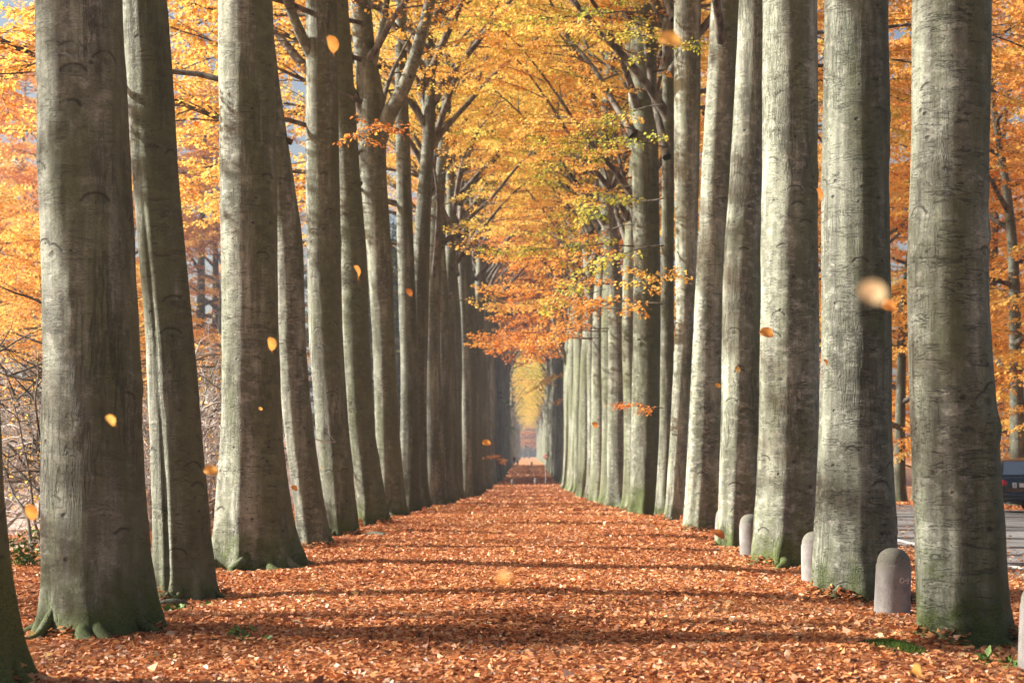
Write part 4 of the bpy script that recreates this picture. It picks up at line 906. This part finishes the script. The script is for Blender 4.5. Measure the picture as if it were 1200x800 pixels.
# ---------------------------------------------------------------- parked car (rear towards the camera)
def car(X, Y, rz):
    t = thing('parked_car', 'dark blue hatchback parked across the road, half hidden by the nearest right beech', 'car', (X, Y, gz(X, Y) + .006), rz)
    # stations along the length (0 = rear bumper), half width, belt height, roof height, roof half width
    st = [(0.00, .70, .40, .78), (.05, .78, .30, .90), (.16, .83, .24, .98), (.5, .86, .22, 1.00), (1.2, .87, .22, .98), (2.2, .87, .22, .95), (3.0, .86, .22, .92), (3.5, .83, .23, .84), (3.85, .76, .28, .72), (4.0, .64, .36, .60)]
    def ring(y, w, z0, z1):
        zs = [z0, z0 + .06, z0 + (z1 - z0) * .35, z0 + (z1 - z0) * .65, z1 - .05, z1]; ws = [w * .86, w * .97, w, w * .995, w * .965, w * .90]
        return [(-a, y, b) for a, b in zip(ws, zs)] + [(0, y, z1 + .03)] + [(a, y, b) for a, b in zip(ws[::-1], zs[::-1])] + [(0, y, z0)]
    def loft(rings, mat, name, par, bev=0):
        k = len(rings[0]); V = np.array(rings).reshape(-1, 3); n = len(rings)
        i = np.arange(n - 1)[:, None] * k; j = np.arange(k)[None]
        Q = np.stack([i + j, i + (j + 1) % k, i + k + (j + 1) % k, i + k + j], -1).reshape(-1, 4)
        V = np.concatenate([V, V[:k].mean(0, keepdims=True), V[-k:].mean(0, keepdims=True)])
        T = [(n * k, (b + 1) % k, b) for b in range(k)] + [(n * k + 1, (n - 1) * k + b, (n - 1) * k + (b + 1) % k) for b in range(k)]
        o = link(name, mesh_np(name, V, [Q, T], mat), par)
        m = o.modifiers.new('round', 'SUBSURF'); m.levels = m.render_levels = 2
        return o
    body = loft([ring(*s) for s in st], M['carpaint'], 'body', t)
    cab = [(.12, .72, .93, .96), (.22, .70, .93, 1.12), (.42, .62, .93, 1.37), (.62, .60, .93, 1.43), (1.3, .60, .93, 1.46), (1.9, .59, .93, 1.43), (2.25, .60, .92, 1.34), (2.75, .68, .9, 1.02), (2.9, .70, .88, .93)]
    def cring(y, wr, z0, z1):
        wb = .80; f = (z1 - z0) / .5; wt = wb + (wr - wb) * min(1, f)
        return [(-wb, y, z0 - .06), (-wb, y, z0), (-(wb + wt) / 2, y, (z0 + z1) / 2), (-wt, y, z1 - .03), (-wt * .8, y, z1), (0, y, z1 + .015), (wt * .8, y, z1), (wt, y, z1 - .03), ((wb + wt) / 2, y, (z0 + z1) / 2), (wb, y, z0), (wb, y, z0 - .06), (0, y, z0 - .06)]
    loft([cring(*c) for c in cab], M['carpaint'], 'roof', t)
    def quad(name, pts, mat, par, th=.012, nrm=None):
        p = np.array(pts, float); c = p.mean(0); n_ = np.cross(p[1] - p[0], p[2] - p[0]); n_ /= np.linalg.norm(n_)
        if nrm is not None and np.dot(n_, nrm) < 0: n_ = -n_
        k = len(p); V = np.concatenate([p, p + n_ * th]); F_ = [tuple(range(k))[::-1], tuple(range(k, 2 * k))] if k == 4 else []
        Q = F_ + [(b, (b + 1) % k, k + (b + 1) % k, k + b) for b in range(k)]
        return link(name, mesh_np(name, V, [Q], mat, False), par)
    back = (0, -1, .5)
    quad('rear_window', [(-.62, .165, .995), (.62, .165, .995), (.53, .405, 1.345), (-.53, .405, 1.345)], M['glass'], t, .03, back)
    for s in (-1, 1):
        quad('side_window', [(s * .79, .62, .98), (s * .79, 1.42, .98), (s * .625, 1.42, 1.37), (s * .63, .75, 1.36)], M['glass'], t, .018, (s, 0, 0))
        quad('side_window', [(s * .79, 1.5, .98), (s * .79, 2.45, .95), (s * .66, 2.1, 1.33), (s * .625, 1.5, 1.38)], M['glass'], t, .018, (s, 0, 0))
        # rounded lamp wrapping the corner
        mb = MB(); a = np.linspace(0, 2 * np.pi, 24, endpoint=False)
        ring2 = np.stack([s * (.665 + .125 * np.cos(a) * (1 + .12 * np.sin(a))), .02 + .10 * sstep((.125 * np.cos(a) + .02) / .14), .79 + .085 * np.sin(a)], -1)
        cen = ring2.mean(0) + np.array([0, -.055, 0]); inner = ring2 * .55 + ring2.mean(0) * .45 + np.array([0, -.045, 0]); outer = ring2 + np.array([0, .05, 0])
        V = np.concatenate([outer, ring2 + np.array([0, -.02, 0]), inner, [cen]]); k = 24; Q = []; T = []
        for r_ in range(2): Q += [(r_ * k + b, r_ * k + (b + 1) % k, (r_ + 1) * k + (b + 1) % k, (r_ + 1) * k + b) for b in range(k)]
        T = [(2 * k + b, 2 * k + (b + 1) % k, 3 * k) for b in range(k)]
        mb.add(V, Q, T); link('tail_light', mb.mesh('tail_light', M['redlens']), t)
    mb = MB(); P = [(-.86, .42, .47), (-.84, .16, .47), (-.72, -.0, .47), (-.4, -.045, .47), (0, -.055, .47), (.4, -.045, .47), (.72, -.0, .47), (.84, .16, .47), (.86, .42, .47)]
    for dz, rr_ in ((0, .085), (-.10, .08)): mb.tube(np.array(P) + np.array([0, 0, dz]), rr_, 10)
    link('bumper', mb.mesh('bumper', M['carpaint']), t)
    pl = link('number_plate', MB().box((.0, -.035, .735), (.46, .02, .115)).mesh('number_plate', M['white'], False), t)
    fr = MB()
    for c, d in (((0, -.047, .79), (.46, .004, .006)), ((0, -.047, .68), (.46, .004, .006)), ((-.228, -.047, .735), (.005, .004, .108)), ((.228, -.047, .735), (.005, .004, .108))): fr.box(c, d)
    link('plate_border', fr.mesh('plate_border', M['redink'], False), pl)
    stk = link('country_sticker', MB().box((-.36, -.032, .735), (.10, .016, .13)).mesh('country_sticker', M['white'], False), t)
    bm_ = MB(); yy = -.0425; Lx = -.36 - .020
    bm_.box((Lx, yy, .735), (.011, .004, .075))
    for cz, hh in ((.7545, .018), (.7155, .0195)):
        a = np.linspace(-np.pi / 2, np.pi / 2, 9); bm_.tube(np.stack([Lx + .018 + .020 * np.cos(a), yy + 0 * a, cz + hh * np.sin(a)], -1), .0055, 6)
        for sg in (-1, 1): bm_.tube([(Lx, yy, cz + sg * hh), (Lx + .018, yy, cz + sg * hh)], .0055, 6)
    link('sticker_letter', bm_.mesh('sticker_letter', M['black'], False), stk)
    link('boot_badge', MB().lathe([(.0005, -.008), (.03, -.008), (.035, 0)], 20, 'y', (-.03, -.002, .865)).mesh('boot_badge', M['steel']), t)
    link('exhaust_pipe', MB().tube([(-.5, .3, .27), (-.5, -.02, .27)], .03, 12).mesh('exhaust_pipe', M['steel']), t)
    for y in (.72, 3.2):
        for s in (-1, 1):
            w = link('wheel', MB().lathe([(.06, -.02), (.07, .085), (.055, .10), (.0005, .10)], 24, 'x', (0, 0, 0)).mesh('wheel', M['plastic']), t, (s * .76, y, .30), 0, (s, 1, 1))
            link('tyre', MB().lathe([(.19, -.09), (.27, -.095), (.30, -.06), (.305, 0), (.30, .06), (.27, .095), (.19, .09)], 40, 'x').mesh('tyre', M['rubber']), w)
            link('rim', MB().lathe([(.195, .06), (.18, .085), (.15, .07), (.07, .075)], 32, 'x').mesh('rim', M['alloy']), w)
    return t
CY = 45.0
car(px2x(1168, CY) + .83, CY, R(-2))

# ---------------------------------------------------------------- two walkers far down the avenue
def person(X, Y, rz, label, top, low, step, scale=1.0):
    z = gz(X, Y)
    J = {'pelvis': (0, 0, .95, .135), 'waist': (0, .01, 1.10, .125), 'chest': (0, .01, 1.32, .155), 'neck': (0, .01, 1.49, .058), 'jaw': (0, -.015, 1.57, .075), 'skull': (0, 0, 1.67, .095), 'crown': (0, .01, 1.735, .06)}
    E = [('pelvis', 'waist'), ('waist', 'chest'), ('chest', 'neck'), ('neck', 'jaw'), ('jaw', 'skull'), ('skull', 'crown')]
    for s, n in ((-1, 'l'), (1, 'r')):
        f = s * step
        J.update({n + 'sh': (s * .18, .01, 1.42, .07), n + 'el': (s * .235, .02 + f * .4, 1.15, .048), n + 'wr': (s * .22, -.06 + f * .9, .93, .034), n + 'ha': (s * .21, -.09 + f, .84, .038),
                  n + 'hip': (s * .09, 0, .90, .10), n + 'kn': (s * .10, -.03 - f * .7, .50, .068), n + 'an': (s * .10, .02 - f * 1.4, .09, .048), n + 'to': (s * .11, -.13 - f * 1.4, .035, .036)})
        E += [('chest', n + 'sh'), (n + 'sh', n + 'el'), (n + 'el', n + 'wr'), (n + 'wr', n + 'ha'), ('pelvis', n + 'hip'), (n + 'hip', n + 'kn'), (n + 'kn', n + 'an'), (n + 'an', n + 'to')]
    nm = list(J); me = bpy.data.meshes.new('person'); me.from_pydata([J[k][:3] for k in nm], [(nm.index(a), nm.index(b)) for a, b in E], [])
    ob = bpy.data.objects.new('person', me); COL.objects.link(ob)
    sk = ob.modifiers.new('skin', 'SKIN'); ob.modifiers.new('sub', 'SUBSURF').levels = 2
    for k, v in zip(me.skin_vertices[0].data, nm): k.radius = (J[v][3], J[v][3] * (.8 if v in ('chest', 'waist', 'pelvis') else 1)); k.use_root = (v == 'pelvis')
    dg = bpy.context.evaluated_depsgraph_get(); dg.update()
    m2 = bpy.data.meshes.new_from_object(ob.evaluated_get(dg)); bpy.data.objects.remove(ob)
    m2.materials.clear()
    for m in (M['skin'], top, low, M['darkcloth']): m2.materials.append(m)
    for p in m2.polygons:
        c = p.center; p.use_smooth = True
        p.material_index = 3 if c.z < .10 else 2 if (c.z < .98 and abs(c.x) < .19) else 0 if (c.z > 1.49 or c.z < .90) else 1
    o = link('person', m2, None, (X, Y, z), rz, scale); tag(o, label, 'person')
    mb = MB(); a = np.linspace(0, np.pi / 2, 7); mb.lathe([(.108 * math.cos(x), .108 * math.sin(x)) for x in a][:-1] + [(.0005, .108)], 18, 'z', (0, .018, 1.675)); mb.lathe([(.10, -.09), (.108, 0)], 18, 'z', (0, .03, 1.675))
    link('hair', mb.mesh('hair', M['hair']), o)
    return o
person(px2x(602.5, 268), 268, .2, 'walker in a dark blue coat far down the avenue', M['navy'], M['denim'], .12)
person(px2x(606.5, 266), 266, -.1, 'walker in a pale top far down the avenue', M['pale'], M['darkcloth'], .14, .97)

# ---------------------------------------------------------------- air
hz = MB().box((0, 350, 30), (880, 860, 76)).mesh('haze', None, False)
t = NT('haze'); pv = t.n('VolumePrincipled'); t.i(pv, 'Color', (.80, .86, 1.0, 1)); t.i(pv, 'Density', .00038); t.i(pv, 'Anisotropy', .2)
t.done(pv.outputs[0], 'Volume'); hz.materials.clear(); hz.materials.append(t.m)
HAZE = True
if HAZE:
    o = link('haze', hz); o['kind'] = 'stuff'

# ---------------------------------------------------------------- light
EL, PHI = 25.0, 9.0
d = Vector((math.cos(R(PHI)) * math.cos(R(EL)), -math.sin(R(PHI)) * math.cos(R(EL)), -math.sin(R(EL))))
sun = bpy.data.lights.new('sun', 'SUN'); sun.energy = 5.0; sun.angle = R(1.1); sun.color = (1.0, .94, .83)
so = bpy.data.objects.new('sun', sun); COL.objects.link(so); so.rotation_euler = d.to_track_quat('-Z', 'Y').to_euler(); so.location = (-60, 20, 60)
W = bpy.data.worlds.new('World'); S.world = W; W.use_nodes = True
wt = W.node_tree; sky = wt.nodes.new('ShaderNodeTexSky'); sky.sky_type = 'NISHITA'; sky.sun_disc = False
sky.sun_elevation = R(EL); sky.sun_rotation = R(-(90 - PHI)); sky.air_density = 1.0; sky.dust_density = 4.0; sky.ozone_density = 1.0
bg = wt.nodes['Background']; wt.links.new(sky.outputs[0], bg.inputs[0]); bg.inputs[1].default_value = .05

# ---------------------------------------------------------------- camera
cam = bpy.data.cameras.new('camera'); co = bpy.data.objects.new('camera', cam); COL.objects.link(co); S.camera = co
co.location = (0, 0, CAM_H); co.rotation_euler = (R(90), 0, 0)
cam.sensor_width = 36; cam.sensor_fit = 'HORIZONTAL'; cam.lens = 36 * F / 1200
cam.shift_x = -(VX - 600) / 1200; cam.shift_y = (HY - 400) / 1200
cam.clip_start = .1; cam.clip_end = 3000
cam.dof.use_dof = True; cam.dof.focus_distance = 17.; cam.dof.aperture_fstop = 3.2

S.view_settings.view_transform = 'Standard'; S.view_settings.look = 'None'; S.view_settings.gamma = 1.0; S.view_settings.exposure = 1.55
cy = S.cycles
cy.max_bounces = 8; cy.diffuse_bounces = 3; cy.glossy_bounces = 2; cy.transmission_bounces = 6; cy.volume_bounces = 0; cy.transparent_max_bounces = 4
cy.caustics_reflective = False; cy.caustics_refractive = False; cy.sample_clamp_indirect = 6.0
cy.use_denoising = True
